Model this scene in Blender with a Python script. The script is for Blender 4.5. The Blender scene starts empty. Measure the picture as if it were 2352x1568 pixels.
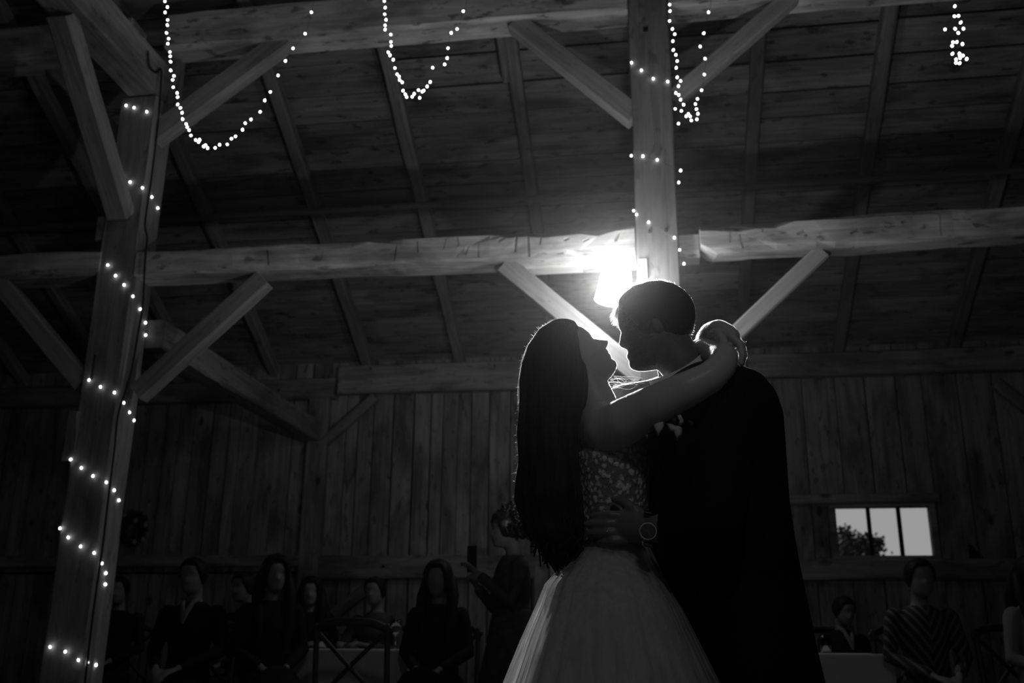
import bpy, bmesh, math, random
from mathutils import Vector, Matrix, noise
PI = math.pi
R = math.radians
S = bpy.context.scene
C = S.collection

# ------------------------------------------------------------------ camera, sky, lights, exposure
FPX, CAM_H = 2240.0, 0.8
yaw, pitch, roll = R(8.59), R(17.2), R(0.456)
fw = Vector((-math.sin(yaw) * math.cos(pitch), math.cos(yaw) * math.cos(pitch), math.sin(pitch)))
rt0 = Vector((math.cos(yaw), math.sin(yaw), 0))
up0 = rt0.cross(fw)
rt = rt0 * math.cos(roll) + up0 * math.sin(roll)
up = up0 * math.cos(roll) - rt0 * math.sin(roll)
cam_data = bpy.data.cameras.new('camera')
cam_data.sensor_fit = 'HORIZONTAL'
cam_data.sensor_width = 36.0
cam_data.lens = FPX / 2352.0 * 36.0
cam_data.clip_start = 0.05
cam_data.clip_end = 300
cam_data.dof.use_dof = True
cam_data.dof.focus_distance = 2.55
cam_data.dof.aperture_fstop = 4.0
cam = bpy.data.objects.new('camera', cam_data)
m = Matrix((rt, up, -fw)).transposed().to_4x4()
m.translation = (0, 0, CAM_H)
cam.matrix_world = m
C.objects.link(cam)
S.camera = cam

world = bpy.data.worlds.new('dusk_sky')
S.world = world
world.use_nodes = True
wb = world.node_tree.nodes['Background']
wb.inputs[0].default_value = (0.36, 0.36, 0.36, 1)
wb.inputs[1].default_value = 1.0

LAMP_RADIANCE = 29.0        # the post lantern
BULB_RADIANCE = 6.0         # fairy bulbs
GLARE_HAZE = 0.0006  # density of the air volume added to imitate lens glare


def point_lamp(name, loc, power, radius):
    d = bpy.data.lights.new(name, 'POINT')
    d.energy = power
    d.shadow_soft_size = radius
    o = bpy.data.objects.new(name, d)
    o.location = loc
    C.objects.link(o)


def spot_lamp(name, loc, target, power, angle, blend, radius):
    d = bpy.data.lights.new(name, 'SPOT')
    d.energy = power
    d.spot_size = R(angle)
    d.spot_blend = blend
    d.shadow_soft_size = radius
    o = bpy.data.objects.new(name, d)
    o.location = loc
    o.rotation_euler = (Vector(target) - Vector(loc)).to_track_quat('-Z', 'Y').to_euler()
    C.objects.link(o)


# the post lamp throws most of its light out and down over the dance floor
spot_lamp('post_lamp_beam', (-0.236, 6.10, 3.09), (0.0, 2.2, 1.1), 1200.0, 84.0, 0.7, 0.05)
# unseen fills added overhead to brighten the couple and the upper timbers
point_lamp('couple_fill', (0.3, 0.2, 2.7), 15.0, 0.12)
point_lamp('roof_fill', (-1.6, 2.6, 6.8), 8.0, 0.14)
# unseen fill added behind the post to lift the beam's shadow on the roof
point_lamp('post_back_fill', (-0.42, 6.98, 3.25), 2.4, 0.06)
# unseen spot added behind the couple to brighten the timber faces
spot_lamp('timber_fill', (0.12, 4.2, 1.6), (-0.5, 6.8, 3.9), 50.0, 120.0, 0.9, 0.06)

S.view_settings.view_transform = 'Standard'
S.view_settings.look = 'None'
S.view_settings.gamma = 1.0
S.view_settings.use_curve_mapping = False
S.view_settings.exposure = 0.0
try:
    S.cycles.use_denoising = True
    S.cycles.volume_bounces = 0
    S.cycles.max_bounces = 5
    S.cycles.adaptive_threshold = 0.02
    S.cycles.diffuse_bounces = 3
    S.cycles.glossy_bounces = 3
    S.cycles.sample_clamp_indirect = 4.0
except Exception:
    pass


# ------------------------------------------------------------------ helpers
def ray(px, py):
    return rt * (px - 1176.0) - up * (py - 784.0) + fw * FPX


def at_y(px, py, y):
    d = ray(px, py)
    return Vector((0, 0, CAM_H)) + d * (y / d.y)


def at_x(px, py, x):
    d = ray(px, py)
    return Vector((0, 0, CAM_H)) + d * (x / d.x)


def tag(o, label=None, cat=None, group=None, kind=None):
    if label: o['label'] = label
    if cat: o['category'] = cat
    if group: o['group'] = group
    if kind: o['kind'] = kind
    return o


def link(name, me, mat=None, parent=None, smooth=False):
    o = bpy.data.objects.new(name, me)
    if mat is not None:
        me.materials.clear() if len(me.materials) else None
        me.materials.append(mat)
    if smooth:
        me.polygons.foreach_set('use_smooth', [True] * len(me.polygons))
    C.objects.link(o)
    if parent is not None:
        o.parent = parent
    return o


def from_bm(name, bm, mat=None, parent=None, smooth=False):
    me = bpy.data.meshes.new(name)
    bm.normal_update()
    bm.to_mesh(me)
    bm.free()
    return link(name, me, mat, parent, smooth)


def empty(name, loc=(0, 0, 0), rz=0.0, kind=None):
    o = bpy.data.objects.new(name, None)
    o.empty_display_size = 0.1
    o.location = loc
    o.rotation_euler = (0, 0, rz)
    C.objects.link(o)
    if kind: o['kind'] = kind
    return o


def bm_box(bm, x0, x1, y0, y1, z0, z1):
    v = [bm.verts.new(p) for p in ((x0, y0, z0), (x1, y0, z0), (x1, y1, z0), (x0, y1, z0),
                                   (x0, y0, z1), (x1, y0, z1), (x1, y1, z1), (x0, y1, z1))]
    for f in ((0, 3, 2, 1), (4, 5, 6, 7), (0, 1, 5, 4), (1, 2, 6, 5), (2, 3, 7, 6), (3, 0, 4, 7)):
        bm.faces.new([v[i] for i in f])
    return v


def bevel(bm, w, seg=1):
    bmesh.ops.bevel(bm, geom=list(bm.edges), offset=w, segments=seg, affect='EDGES', profile=0.6)


def frame_matrix(p0, p1, upv=(0, 0, 1)):
    p0, p1 = Vector(p0), Vector(p1)
    x = (p1 - p0).normalized()
    z = Vector(upv)
    z = (z - x * z.dot(x)).normalized()
    y = z.cross(x)
    mm = Matrix((x, y, z)).transposed().to_4x4()
    mm.translation = p0
    return mm, (p1 - p0).length


def hewn_bm(L, w, h, rough=0.006, seg=None, cham=0.014, seed=0, wane=0.0):
    """a hand-hewn timber along local X: eight edges round it, each wandering a little."""
    rnd = random.Random(seed)
    seg = seg or max(4, int(L / 0.13))
    bm = bmesh.new()
    rings = []
    off = [Vector((rnd.uniform(0, 50), rnd.uniform(0, 50), rnd.uniform(0, 50))) for _ in range(8)]
    for i in range(seg + 1):
        x = L * i / seg
        ring = []
        for k, (sy, sz, cy, cz) in enumerate(((1, 1, 1, 0), (1, 1, 0, 1), (-1, 1, 0, 1), (-1, 1, 1, 0),
                                              (-1, -1, 1, 0), (-1, -1, 0, 1), (1, -1, 0, 1), (1, -1, 1, 0))):
            n1 = noise.noise(off[k] + Vector((x * 1.1, 0, 0))) + 0.6 * noise.noise(off[k] + Vector((x * 4.3, 7, 0)))
            n2 = noise.noise(off[(k + 3) % 8] + Vector((x * 1.3, 3, 0)))
            c = cham * (1.0 + wane * max(0.0, n1) * 3)
            y = sy * (w / 2 - (c if not cy else 0)) + rough * n1
            z = sz * (h / 2 - (c if not cz else 0)) + rough * n2
            ring.append(bm.verts.new((x, y, z)))
        rings.append(ring)
    for a, b in zip(rings, rings[1:]):
        for k in range(8):
            bm.faces.new((a[k], b[k], b[(k + 1) % 8], a[(k + 1) % 8]))
    bm.faces.new(rings[0])
    bm.faces.new(list(reversed(rings[-1])))
    bmesh.ops.recalc_face_normals(bm, faces=bm.faces)
    return bm


def timber(name, p0, p1, w, h, mat, upv=(0, 0, 1), parent=None, rough=0.006, seed=None, wane=0.0, cham=0.014, holes=()):
    """w is across (local y), h along upv."""
    mm, L = frame_matrix(p0, p1, upv)
    bm = hewn_bm(L, w, h, rough, None, cham, seed if seed is not None else hash((round(p0[0], 2), round(p0[2], 2), round(p1[0], 2))) % 9999, wane)
    o = from_bm(name, bm, mat, None, False)
    o.matrix_world = mm
    if holes:
        bm = bmesh.new()
        for hl in holes:
            lo, hi = hl[0], hl[1]
            vs = bm_box(bm, lo[0], hi[0], lo[1], hi[1], lo[2], hi[2])
            if len(hl) > 2:
                cc_ = (Vector(lo) + Vector(hi)) / 2
                bmesh.ops.rotate(bm, verts=vs, cent=cc_, matrix=Matrix.Rotation(R(hl[2]), 3, 'Y') @ Matrix.Rotation(R(hl[3] if len(hl) > 3 else 0), 3, 'Z'))
        bmesh.ops.recalc_face_normals(bm, faces=bm.faces)
        cut = from_bm('cutter', bm)
        cut.matrix_world = mm
        mod = o.modifiers.new('cut', 'BOOLEAN')
        mod.operation = 'DIFFERENCE'
        mod.object = cut
        mod.solver = 'EXACT'
        bake(o)
        bpy.data.objects.remove(cut)
    if parent is not None:
        o.parent = parent
    return o


def bake(o):
    bpy.context.view_layer.update()
    dg = bpy.context.evaluated_depsgraph_get()
    me = bpy.data.meshes.new_from_object(o.evaluated_get(dg))
    o.modifiers.clear()
    old = o.data
    o.data = me
    bpy.data.meshes.remove(old)


def tube(bm, pts, rad, n=12, flat=None):
    """closed tapering tube with rounded ends; flat = (axis, factor) squashes the section along an axis."""
    pts = [Vector(p) for p in pts]
    if not isinstance(rad, (list, tuple)):
        rad = [rad] * len(pts)
    P, Rr = list(pts), list(rad)
    d0 = (P[0] - P[1]).normalized()
    d1 = (P[-1] - P[-2]).normalized()
    pre = [(P[0] + d0 * Rr[0] * math.sin(a), Rr[0] * math.cos(a)) for a in (R(72), R(40))]
    post = [(P[-1] + d1 * Rr[-1] * math.sin(a), Rr[-1] * math.cos(a)) for a in (R(40), R(72))]
    allp = pre + list(zip(P, Rr)) + post
    tip0, tip1 = P[0] + d0 * Rr[0], P[-1] + d1 * Rr[-1]
    t = (P[1] - P[0]).normalized()
    ref = Vector((0, 0, 1)) if abs(t.z) < 0.9 else Vector((1, 0, 0))
    u = (ref - t * ref.dot(t)).normalized()
    rings = []
    for i, (p, r) in enumerate(allp):
        a = allp[max(0, i - 1)][0]
        b = allp[min(len(allp) - 1, i + 1)][0]
        tt = (b - a)
        if tt.length > 1e-9:
            t = tt.normalized()
        u = (u - t * u.dot(t)).normalized()
        v = t.cross(u)
        ring = []
        for k in range(n):
            q = (u * math.cos(2 * PI * k / n) + v * math.sin(2 * PI * k / n)) * r
            if flat:
                ax = Vector(flat[0]).normalized()
                q = q - ax * q.dot(ax) * (1 - flat[1])
            ring.append(bm.verts.new(p + q))
        rings.append(ring)
    for a, b in zip(rings, rings[1:]):
        for k in range(n):
            bm.faces.new((a[k], a[(k + 1) % n], b[(k + 1) % n], b[k]))
    v0, v1 = bm.verts.new(tip0), bm.verts.new(tip1)
    for k in range(n):
        bm.faces.new((v0, rings[0][(k + 1) % n], rings[0][k]))
        bm.faces.new((v1, rings[-1][k], rings[-1][(k + 1) % n]))


def ellipsoid(bm, c, r, n=16, mlat=10, mat=None):
    c = Vector(c)
    rings = []
    tr = (lambda q: mat @ q) if mat is not None else (lambda q: q)
    for i in range(1, mlat):
        a = PI * i / mlat
        rings.append([bm.verts.new(c + tr(Vector((r[0] * math.sin(a) * math.cos(2 * PI * k / n), r[1] * math.sin(a) * math.sin(2 * PI * k / n), r[2] * math.cos(a))))) for k in range(n)])
    t, b = bm.verts.new(c + tr(Vector((0, 0, r[2])))), bm.verts.new(c - tr(Vector((0, 0, r[2]))))
    for a_, b_ in zip(rings, rings[1:]):
        for k in range(n):
            bm.faces.new((a_[k], b_[k], b_[(k + 1) % n], a_[(k + 1) % n]))
    for k in range(n):
        bm.faces.new((t, rings[0][k], rings[0][(k + 1) % n]))
        bm.faces.new((b, rings[-1][(k + 1) % n], rings[-1][k]))


def loft(bm, rings, n=40, caps=True, fold=None, power=1.0):
    """rings: (x0, x1, yc, hy, z). Oval sections stacked from top to bottom. fold(i, ang) -> radial factor."""
    vs = []
    for i, (x0, x1, yc, hy, z) in enumerate(rings):
        cx, hx = (x0 + x1) / 2, (x1 - x0) / 2
        ring = []
        for k in range(n):
            a = 2 * PI * k / n
            f = fold(i, a) if fold else 1.0
            ca, sa = math.cos(a), math.sin(a)
            ca = math.copysign(abs(ca) ** power, ca)
            sa = math.copysign(abs(sa) ** power, sa)
            ring.append(bm.verts.new((cx + hx * ca * f, yc + hy * sa * f, z)))
        vs.append(ring)
    for a, b in zip(vs, vs[1:]):
        for k in range(n):
            bm.faces.new((a[k], b[k], b[(k + 1) % n], a[(k + 1) % n]))
    if caps:
        bm.faces.new(vs[0])
        bm.faces.new(list(reversed(vs[-1])))
    return vs


def fuse(o, voxel, smooth=2, factor=0.5):
    mod = o.modifiers.new('remesh', 'REMESH')
    mod.mode = 'VOXEL'
    mod.voxel_size = voxel
    mod.use_smooth_shade = True
    if smooth:
        sm = o.modifiers.new('smooth', 'SMOOTH')
        sm.iterations = smooth
        sm.factor = factor
    mats = [s for s in o.data.materials]
    bake(o)
    o.data.materials.clear()
    for q in mats:
        o.data.materials.append(q)
    o.data.polygons.foreach_set('use_smooth', [True] * len(o.data.polygons))
    return o


def relax(o, keep, iters=12, factor=0.5):
    bm = bmesh.new(); bm.from_mesh(o.data)
    vs = [v for v in bm.verts if keep(v.co)]
    for _ in range(iters):
        bmesh.ops.smooth_vert(bm, verts=vs, factor=factor, use_axis_x=True, use_axis_y=True, use_axis_z=True)
    bm.to_mesh(o.data); bm.free()


def spline_pts(pts, sub=8):
    pts = [Vector(p) for p in pts]
    out = []
    for i in range(len(pts) - 1):
        p0, p1, p2, p3 = pts[max(0, i - 1)], pts[i], pts[i + 1], pts[min(len(pts) - 1, i + 2)]
        for k in range(sub):
            t = k / sub
            out.append(0.5 * ((2 * p1) + (p2 - p0) * t + (2 * p0 - 5 * p1 + 4 * p2 - p3) * t * t + (3 * p1 - p0 - 3 * p2 + p3) * t ** 3))
    out.append(pts[-1])
    return out


def lerp_table(tab, x):
    if x <= tab[0][0]: return tab[0][1]
    for (a, va), (b, vb) in zip(tab, tab[1:]):
        if x <= b:
            t = (x - a) / (b - a)
            t2 = t * t * (3 - 2 * t) * 0.35 + t * 0.65
            return va + (vb - va) * t2
    return tab[-1][1]


# ------------------------------------------------------------------ materials
def new_mat(name):
    ma = bpy.data.materials.new(name)
    ma.use_nodes = True
    nt = ma.node_tree
    return ma, nt, nt.nodes['Principled BSDF'], nt.nodes, nt.links


def g(v, a=1.0):
    return (v, v, v, a)


def wood(name, lo, hi, axis='X', world_space=False, stain=0.5, stain_scale=1.6, chips=0.35, bump=0.35, rough=0.85, knots=True):
    """weathered, once whitewashed timber: grain runs along AXIS; dark stains and chips where the wash has gone."""
    ma, nt, bs, N, L = new_mat(name)
    if world_space:
        co = N.new('ShaderNodeNewGeometry').outputs['Position']
    else:
        co = N.new('ShaderNodeTexCoord').outputs['Object']
    oi = N.new('ShaderNodeObjectInfo')
    addv = N.new('ShaderNodeVectorMath'); addv.operation = 'MULTIPLY_ADD'
    cmb = N.new('ShaderNodeCombineXYZ')
    for i in range(3): L.new(oi.outputs['Random'], cmb.inputs[i])
    L.new(cmb.outputs[0], addv.inputs[0])
    addv.inputs[1].default_value = (37, 53, 71)
    L.new(co, addv.inputs[2])
    def mapped(along, across):
        mp = N.new('ShaderNodeMapping')
        mp.inputs['Scale'].default_value = tuple(along if c == axis else across for c in 'XYZ')
        L.new(addv.outputs[0], mp.inputs['Vector'])
        return mp.outputs[0]
    def nz(vec, scale, detail, dist=0.0, ro=0.6):
        n = N.new('ShaderNodeTexNoise')
        n.inputs['Scale'].default_value = scale
        n.inputs['Detail'].default_value = detail
        n.inputs['Roughness'].default_value = ro
        n.inputs['Distortion'].default_value = dist
        L.new(vec, n.inputs['Vector'])
        return n.outputs[0]
    def ramp(fac, p0, c0, p1, c1):
        r = N.new('ShaderNodeValToRGB')
        r.color_ramp.elements[0].position = p0
        r.color_ramp.elements[0].color = g(c0)
        r.color_ramp.elements[1].position = p1
        r.color_ramp.elements[1].color = g(c1)
        L.new(fac, r.inputs[0])
        return r.outputs[0]
    def mul(a, b, fac=1.0):
        mx = N.new('ShaderNodeMix'); mx.data_type = 'RGBA'; mx.blend_type = 'MULTIPLY'
        mx.inputs[0].default_value = fac
        L.new(a, mx.inputs[6]); L.new(b, mx.inputs[7])
        return mx.outputs[2]
    grain = nz(mapped(1.2, 22.0), 1.0, 6, 0.6)
    col = ramp(grain, 0.3, lo, 0.72, hi)
    big = ramp(nz(mapped(0.8, 2.2), stain_scale, 5, 0.4), 0.36, 1.0 - stain, 0.56, 1.0)
    col = mul(col, big)
    if chips > 0:
        ch = ramp(nz(mapped(5.0, 13.0), 1.1, 3, 0.2), 0.33, 1.0 - chips, 0.40, 1.0)
        col = mul(col, ch)
    if knots:
        vo = N.new('ShaderNodeTexVoronoi')
        vo.inputs['Scale'].default_value = 1.0
        L.new(mapped(1.3, 2.6), vo.inputs['Vector'])
        kn = ramp(vo.outputs['Distance'], 0.05, 0.25, 0.10, 1.0)
        col = mul(col, kn)
    tone = N.new('ShaderNodeMapRange')
    tone.inputs[3].default_value = 0.78; tone.inputs[4].default_value = 1.12
    L.new(oi.outputs['Random'], tone.inputs[0])
    tc = N.new('ShaderNodeCombineColor')
    for i in range(3): L.new(tone.outputs[0], tc.inputs[i])
    col = mul(col, tc.outputs[0])
    L.new(col, bs.inputs['Base Color'])
    bs.inputs['Roughness'].default_value = rough
    bs.inputs['Specular IOR Level'].default_value = 0.2
    bp = N.new('ShaderNodeBump')
    bp.inputs['Strength'].default_value = bump
    bp.inputs['Distance'].default_value = 0.012
    L.new(grain, bp.inputs['Height'])
    L.new(bp.outputs[0], bs.inputs['Normal'])
    return ma


def plain(name, v, rough=0.6, spec=0.4, metal=0.0, sheen=0.0, var=0.0, scale=30.0, bump=0.0, trans=None, sss=0.0):
    ma, nt, bs, N, L = new_mat(name)
    bs.inputs['Base Color'].default_value = g(v)
    bs.inputs['Roughness'].default_value = rough
    bs.inputs['Specular IOR Level'].default_value = spec
    bs.inputs['Metallic'].default_value = metal
    bs.inputs['Sheen Weight'].default_value = sheen
    if sss > 0:
        bs.inputs['Subsurface Weight'].default_value = 1.0
        bs.inputs['Subsurface Radius'].default_value = (1, 1, 1)
        bs.inputs['Subsurface Scale'].default_value = sss
        bs.inputs['Coat Weight'].default_value = 0.12
        bs.inputs['Coat Roughness'].default_value = 0.3
    tc = N.new('ShaderNodeTexCoord')
    n = N.new('ShaderNodeTexNoise')
    n.inputs['Scale'].default_value = scale
    n.inputs['Detail'].default_value = 4
    L.new(tc.outputs['Object'], n.inputs['Vector'])
    r = N.new('ShaderNodeValToRGB')
    r.color_ramp.elements[0].color = g(max(0, v * (1 - var)))
    r.color_ramp.elements[1].color = g(min(1, v * (1 + var)))
    L.new(n.outputs[0], r.inputs[0])
    L.new(r.outputs[0], bs.inputs['Base Color'])
    if bump > 0:
        bp = N.new('ShaderNodeBump')
        bp.inputs['Strength'].default_value = bump
        bp.inputs['Distance'].default_value = 0.004
        L.new(n.outputs[0], bp.inputs['Height'])
        L.new(bp.outputs[0], bs.inputs['Normal'])
    return ma


def emission(name, strength):
    ma, nt, bs, N, L = new_mat(name)
    bs.inputs['Base Color'].default_value = g(0.8)
    bs.inputs['Emission Color'].default_value = g(1)
    bs.inputs['Emission Strength'].default_value = strength
    return ma


M = {}
M['beam'] = wood('whitewashed_beam', 0.46, 0.82, 'X', False, 0.5, 1.8, 0.6)
M['post'] = wood('whitewashed_post', 0.24, 0.44, 'X', False, 0.35, 1.2, 0.35)
M['brace'] = wood('brace_wood', 0.34, 0.56, 'X', False, 0.3, 1.2, 0.2)
M['roof'] = wood('roof_board', 0.18, 0.38, 'X', True, 0.6, 1.5, 0.6)
M['rafter'] = wood('rafter_wood', 0.19, 0.34, 'X', False, 0.4, 1.2, 0.3)
M['wall'] = wood('wall_board', 0.20, 0.42, 'Z', True, 0.6, 1.3, 0.5)
M['girt'] = wood('girt_wood', 0.22, 0.44, 'X', False, 0.5, 1.5, 0.4)
M['floor'] = wood('floor_board', 0.02, 0.05, 'X', True, 0.4, 1.0, 0.2)
M['dark'] = plain('dark_sheathing', 0.02, 0.9, 0.1, var=0.4)
M['hole'] = plain('dark_peg', 0.03, 0.9, 0.1, var=0.3)
M['iron'] = plain('black_iron', 0.03, 0.5, 0.5, metal=0.6, var=0.2)
M['white_metal'] = plain('white_painted_metal', 0.75, 0.5, 0.3, var=0.05)
M['cable'] = plain('black_cable', 0.012, 0.6, 0.3, var=0.2)
M['wire'] = plain('thin_silver_wire', 0.10, 0.4, 0.5, metal=0.7, var=0.1)
M['lamp'] = emission('lit_lamp_shade', LAMP_RADIANCE)
M['bulb'] = emission('lit_fairy_bulb', BULB_RADIANCE)
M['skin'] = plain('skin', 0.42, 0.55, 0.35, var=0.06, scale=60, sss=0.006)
M['skin_groom'] = plain('shaded_groom_skin', 0.14, 0.55, 0.35, var=0.08, scale=60, sss=0.005)  # darkened base colour stands in for shadow on the groom's face and hand
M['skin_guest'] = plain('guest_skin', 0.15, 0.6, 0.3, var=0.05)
M['hair'] = plain('dark_hair', 0.007, 0.6, 0.12, var=0.5, scale=90, bump=0.3)
M['hair_gloss'] = plain('glossy_dark_hair', 0.012, 0.36, 0.4, var=0.5, scale=90, bump=0.3)
M['suit'] = plain('black_suit', 0.006, 0.85, 0.12, var=0.3, scale=200, bump=0.1)
M['shirt'] = plain('white_shirt', 0.72, 0.7, 0.2, var=0.03, sss=0.004)
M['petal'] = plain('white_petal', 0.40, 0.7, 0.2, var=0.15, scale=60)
M['leafy'] = plain('dark_leaf', 0.03, 0.6, 0.3, var=0.4)
M['metal'] = plain('polished_steel', 0.35, 0.25, 0.6, metal=1.0, var=0.05)
M['dial'] = plain('black_watch_dial', 0.01, 0.25, 0.6, var=0.1)
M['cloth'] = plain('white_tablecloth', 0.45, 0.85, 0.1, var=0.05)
M['chair'] = plain('dark_chair_wood', 0.025, 0.55, 0.35, var=0.4, scale=40)
M['black_cloth'] = plain('black_cloth', 0.010, 0.9, 0.1, var=0.3)
M['grey_cloth'] = plain('grey_cloth', 0.05, 0.9, 0.1, var=0.3)
M['flower_cloth'] = plain('mottled_dark_dress_cloth', 0.05, 0.9, 0.1, var=0.9, scale=22)
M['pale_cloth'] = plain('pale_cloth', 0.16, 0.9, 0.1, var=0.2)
M['sole'] = plain('black_leather', 0.01, 0.4, 0.4, var=0.2)


def striped():
    ma, nt, bs, N, L = new_mat('chevron_striped_cloth')
    tc = N.new('ShaderNodeTexCoord')
    sx = N.new('ShaderNodeSeparateXYZ')
    L.new(tc.outputs['Object'], sx.inputs[0])
    ab = N.new('ShaderNodeMath'); ab.operation = 'ABSOLUTE'
    L.new(sx.outputs[0], ab.inputs[0])
    k = N.new('ShaderNodeMath'); k.operation = 'MULTIPLY_ADD'
    L.new(ab.outputs[0], k.inputs[0]); k.inputs[1].default_value = 1.5
    k2 = N.new('ShaderNodeMath'); k2.operation = 'MULTIPLY'; k2.inputs[1].default_value = -1.0
    L.new(sx.outputs[2], k2.inputs[0]); L.new(k2.outputs[0], k.inputs[2])
    sn = N.new('ShaderNodeMath'); sn.operation = 'MULTIPLY'; sn.inputs[1].default_value = 95.0
    L.new(k.outputs[0], sn.inputs[0])
    si = N.new('ShaderNodeMath'); si.operation = 'SINE'
    L.new(sn.outputs[0], si.inputs[0])
    r = N.new('ShaderNodeValToRGB')
    r.color_ramp.elements[0].position = 0.62; r.color_ramp.elements[0].color = g(0.01)
    r.color_ramp.elements[1].position = 0.75; r.color_ramp.elements[1].color = g(0.09)
    mr = N.new('ShaderNodeMapRange'); mr.inputs[1].default_value = -1
    L.new(si.outputs[0], mr.inputs[0]); L.new(mr.outputs[0], r.inputs[0])
    L.new(r.outputs[0], bs.inputs['Base Color'])
    bs.inputs['Roughness'].default_value = 0.9
    return ma


M['striped'] = striped()


def lace():
    ma, nt, bs, N, L = new_mat('beaded_lace')
    tc = N.new('ShaderNodeTexCoord')
    vo = N.new('ShaderNodeTexVoronoi'); vo.inputs['Scale'].default_value = 66
    n = N.new('ShaderNodeTexNoise'); n.inputs['Scale'].default_value = 120; n.inputs['Detail'].default_value = 5
    L.new(tc.outputs['Object'], vo.inputs['Vector']); L.new(tc.outputs['Object'], n.inputs['Vector'])
    a = N.new('ShaderNodeMath'); a.operation = 'MULTIPLY_ADD'
    L.new(n.outputs[0], a.inputs[0]); a.inputs[1].default_value = 0.9
    L.new(vo.outputs['Distance'], a.inputs[2])
    r = N.new('ShaderNodeValToRGB')
    r.color_ramp.elements[0].position = 0.72; r.color_ramp.elements[0].color = g(0.60)
    r.color_ramp.elements[1].position = 0.98; r.color_ramp.elements[1].color = g(0.14)
    L.new(a.outputs[0], r.inputs[0])
    L.new(r.outputs[0], bs.inputs['Base Color'])
    bs.inputs['Roughness'].default_value = 0.6
    bp = N.new('ShaderNodeBump'); bp.inputs['Distance'].default_value = 0.004; bp.inputs['Strength'].default_value = 0.8
    bp.invert = True
    L.new(a.outputs[0], bp.inputs['Height']); L.new(bp.outputs[0], bs.inputs['Normal'])
    return ma


M['lace'] = lace()


def tulle():
    ma, nt, bs, N, L = new_mat('sheer_tulle')
    out = N['Material Output']
    N.remove(bs)
    df = N.new('ShaderNodeBsdfDiffuse'); df.inputs[0].default_value = g(0.75)
    tl = N.new('ShaderNodeBsdfTranslucent'); tl.inputs[0].default_value = g(0.75)
    tp = N.new('ShaderNodeBsdfTransparent'); tp.inputs[0].default_value = g(1.0)
    tc = N.new('ShaderNodeTexCoord')
    mp = N.new('ShaderNodeMapping'); mp.inputs['Scale'].default_value = (45, 45, .6)
    L.new(tc.outputs['Object'], mp.inputs['Vector'])
    n = N.new('ShaderNodeTexNoise'); n.inputs['Scale'].default_value = 1.0; n.inputs['Detail'].default_value = 3
    L.new(mp.outputs[0], n.inputs['Vector'])
    mr = N.new('ShaderNodeMapRange'); mr.inputs[1].default_value = 0.3; mr.inputs[2].default_value = 0.7
    mr.inputs[3].default_value = 0.25; mr.inputs[4].default_value = 0.6
    L.new(n.outputs[0], mr.inputs[0])
    m1 = N.new('ShaderNodeMixShader'); m1.inputs[0].default_value = 0.6
    L.new(df.outputs[0], m1.inputs[1]); L.new(tl.outputs[0], m1.inputs[2])
    m2 = N.new('ShaderNodeMixShader')
    L.new(mr.outputs[0], m2.inputs[0])
    L.new(tp.outputs[0], m2.inputs[1]); L.new(m1.outputs[0], m2.inputs[2])
    L.new(m2.outputs[0], out.inputs['Surface'])
    return ma


M['tulle'] = tulle()
M['lining'] = plain('dress_lining', 0.36, 0.9, 0.1, var=0.06)


def hair_mat(name, v, rough=0.35, radial=0.4):
    ma, nt, bs, N, L = new_mat(name)
    N.remove(bs)
    h = N.new('ShaderNodeBsdfHairPrincipled')
    h.parametrization = 'COLOR'
    h.inputs['Color'].default_value = g(v)
    h.inputs['Roughness'].default_value = rough
    h.inputs['Radial Roughness'].default_value = radial
    L.new(h.outputs[0], N['Material Output'].inputs['Surface'])
    return ma


M['hair_fine'] = hair_mat('fine_dark_hair', 0.015)
M['hair_short'] = hair_mat('short_hair_wisps', 0.12)
M['down'] = hair_mat('pale_skin_down', 0.65)


def glass(name, rough=0.0):
    ma, nt, bs, N, L = new_mat(name)
    bs.inputs['Base Color'].default_value = g(0.95)
    bs.inputs['Roughness'].default_value = rough
    bs.inputs['Transmission Weight'].default_value = 1.0
    bs.inputs['IOR'].default_value = 1.45
    return ma


M['glass'] = glass('window_glass')
M['tumbler'] = glass('drinking_glass')

# ------------------------------------------------------------------ structure: floor, roof, walls
YW = 10.5                       # inner face of the wall framing
TA = math.tan(R(27.6)); CA = math.cos(R(27.6)); SA = math.sin(R(27.6))
ZP = 3.866                      # rafter undersides at YW
Y_RIDGE = 1.0
YB = 2 * Y_RIDGE - YW - 0.5     # front wall
XL, XR = -9.5, 7.5
rnd = random.Random(7)
unit = bmesh.new(); bm_box(unit, -0.5, 0.5, -0.5, 0.5, -0.5, 0.5)
UNIT = bpy.data.meshes.new('plank'); unit.to_mesh(UNIT); unit.free()


def plank(mat, parent, mtx, size, name='plank'):
    key = mat.name
    me = plank_mesh.setdefault(key, UNIT.copy())
    if not len(me.materials): me.materials.append(mat)
    o = bpy.data.objects.new(name, me)
    o.matrix_world = mtx @ Matrix.Diagonal((*size, 1))
    C.objects.link(o)
    o.parent = parent
    return o


plank_mesh = {}
# floor
bm = bmesh.new(); bm_box(bm, XL, XR, YB, YW + 0.3, -0.2, -0.03)
floor = from_bm('floor', bm, M['dark']); floor['kind'] = 'structure'
y = 3.0
while y < YW + 0.2:
    w = rnd.uniform(0.17, 0.24)
    x = XL + rnd.uniform(0, 3)
    for x0, x1 in ((-7.0, -2.2 + rnd.uniform(-1, 1)), (None, 4.8)):
        if x0 is None: x0 = last
        last = x1
        plank(M['floor'], floor, Matrix.Translation(((x0 + x1) / 2, y + w / 2, -0.015)), (x1 - x0 - 0.004, w - 0.005, 0.03))
    y += w
bm = bmesh.new(); bm_box(bm, XL, XR, YB, 3.0, -0.03, 0.0)
from_bm('near_boards', bm, M['floor'], floor)

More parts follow.
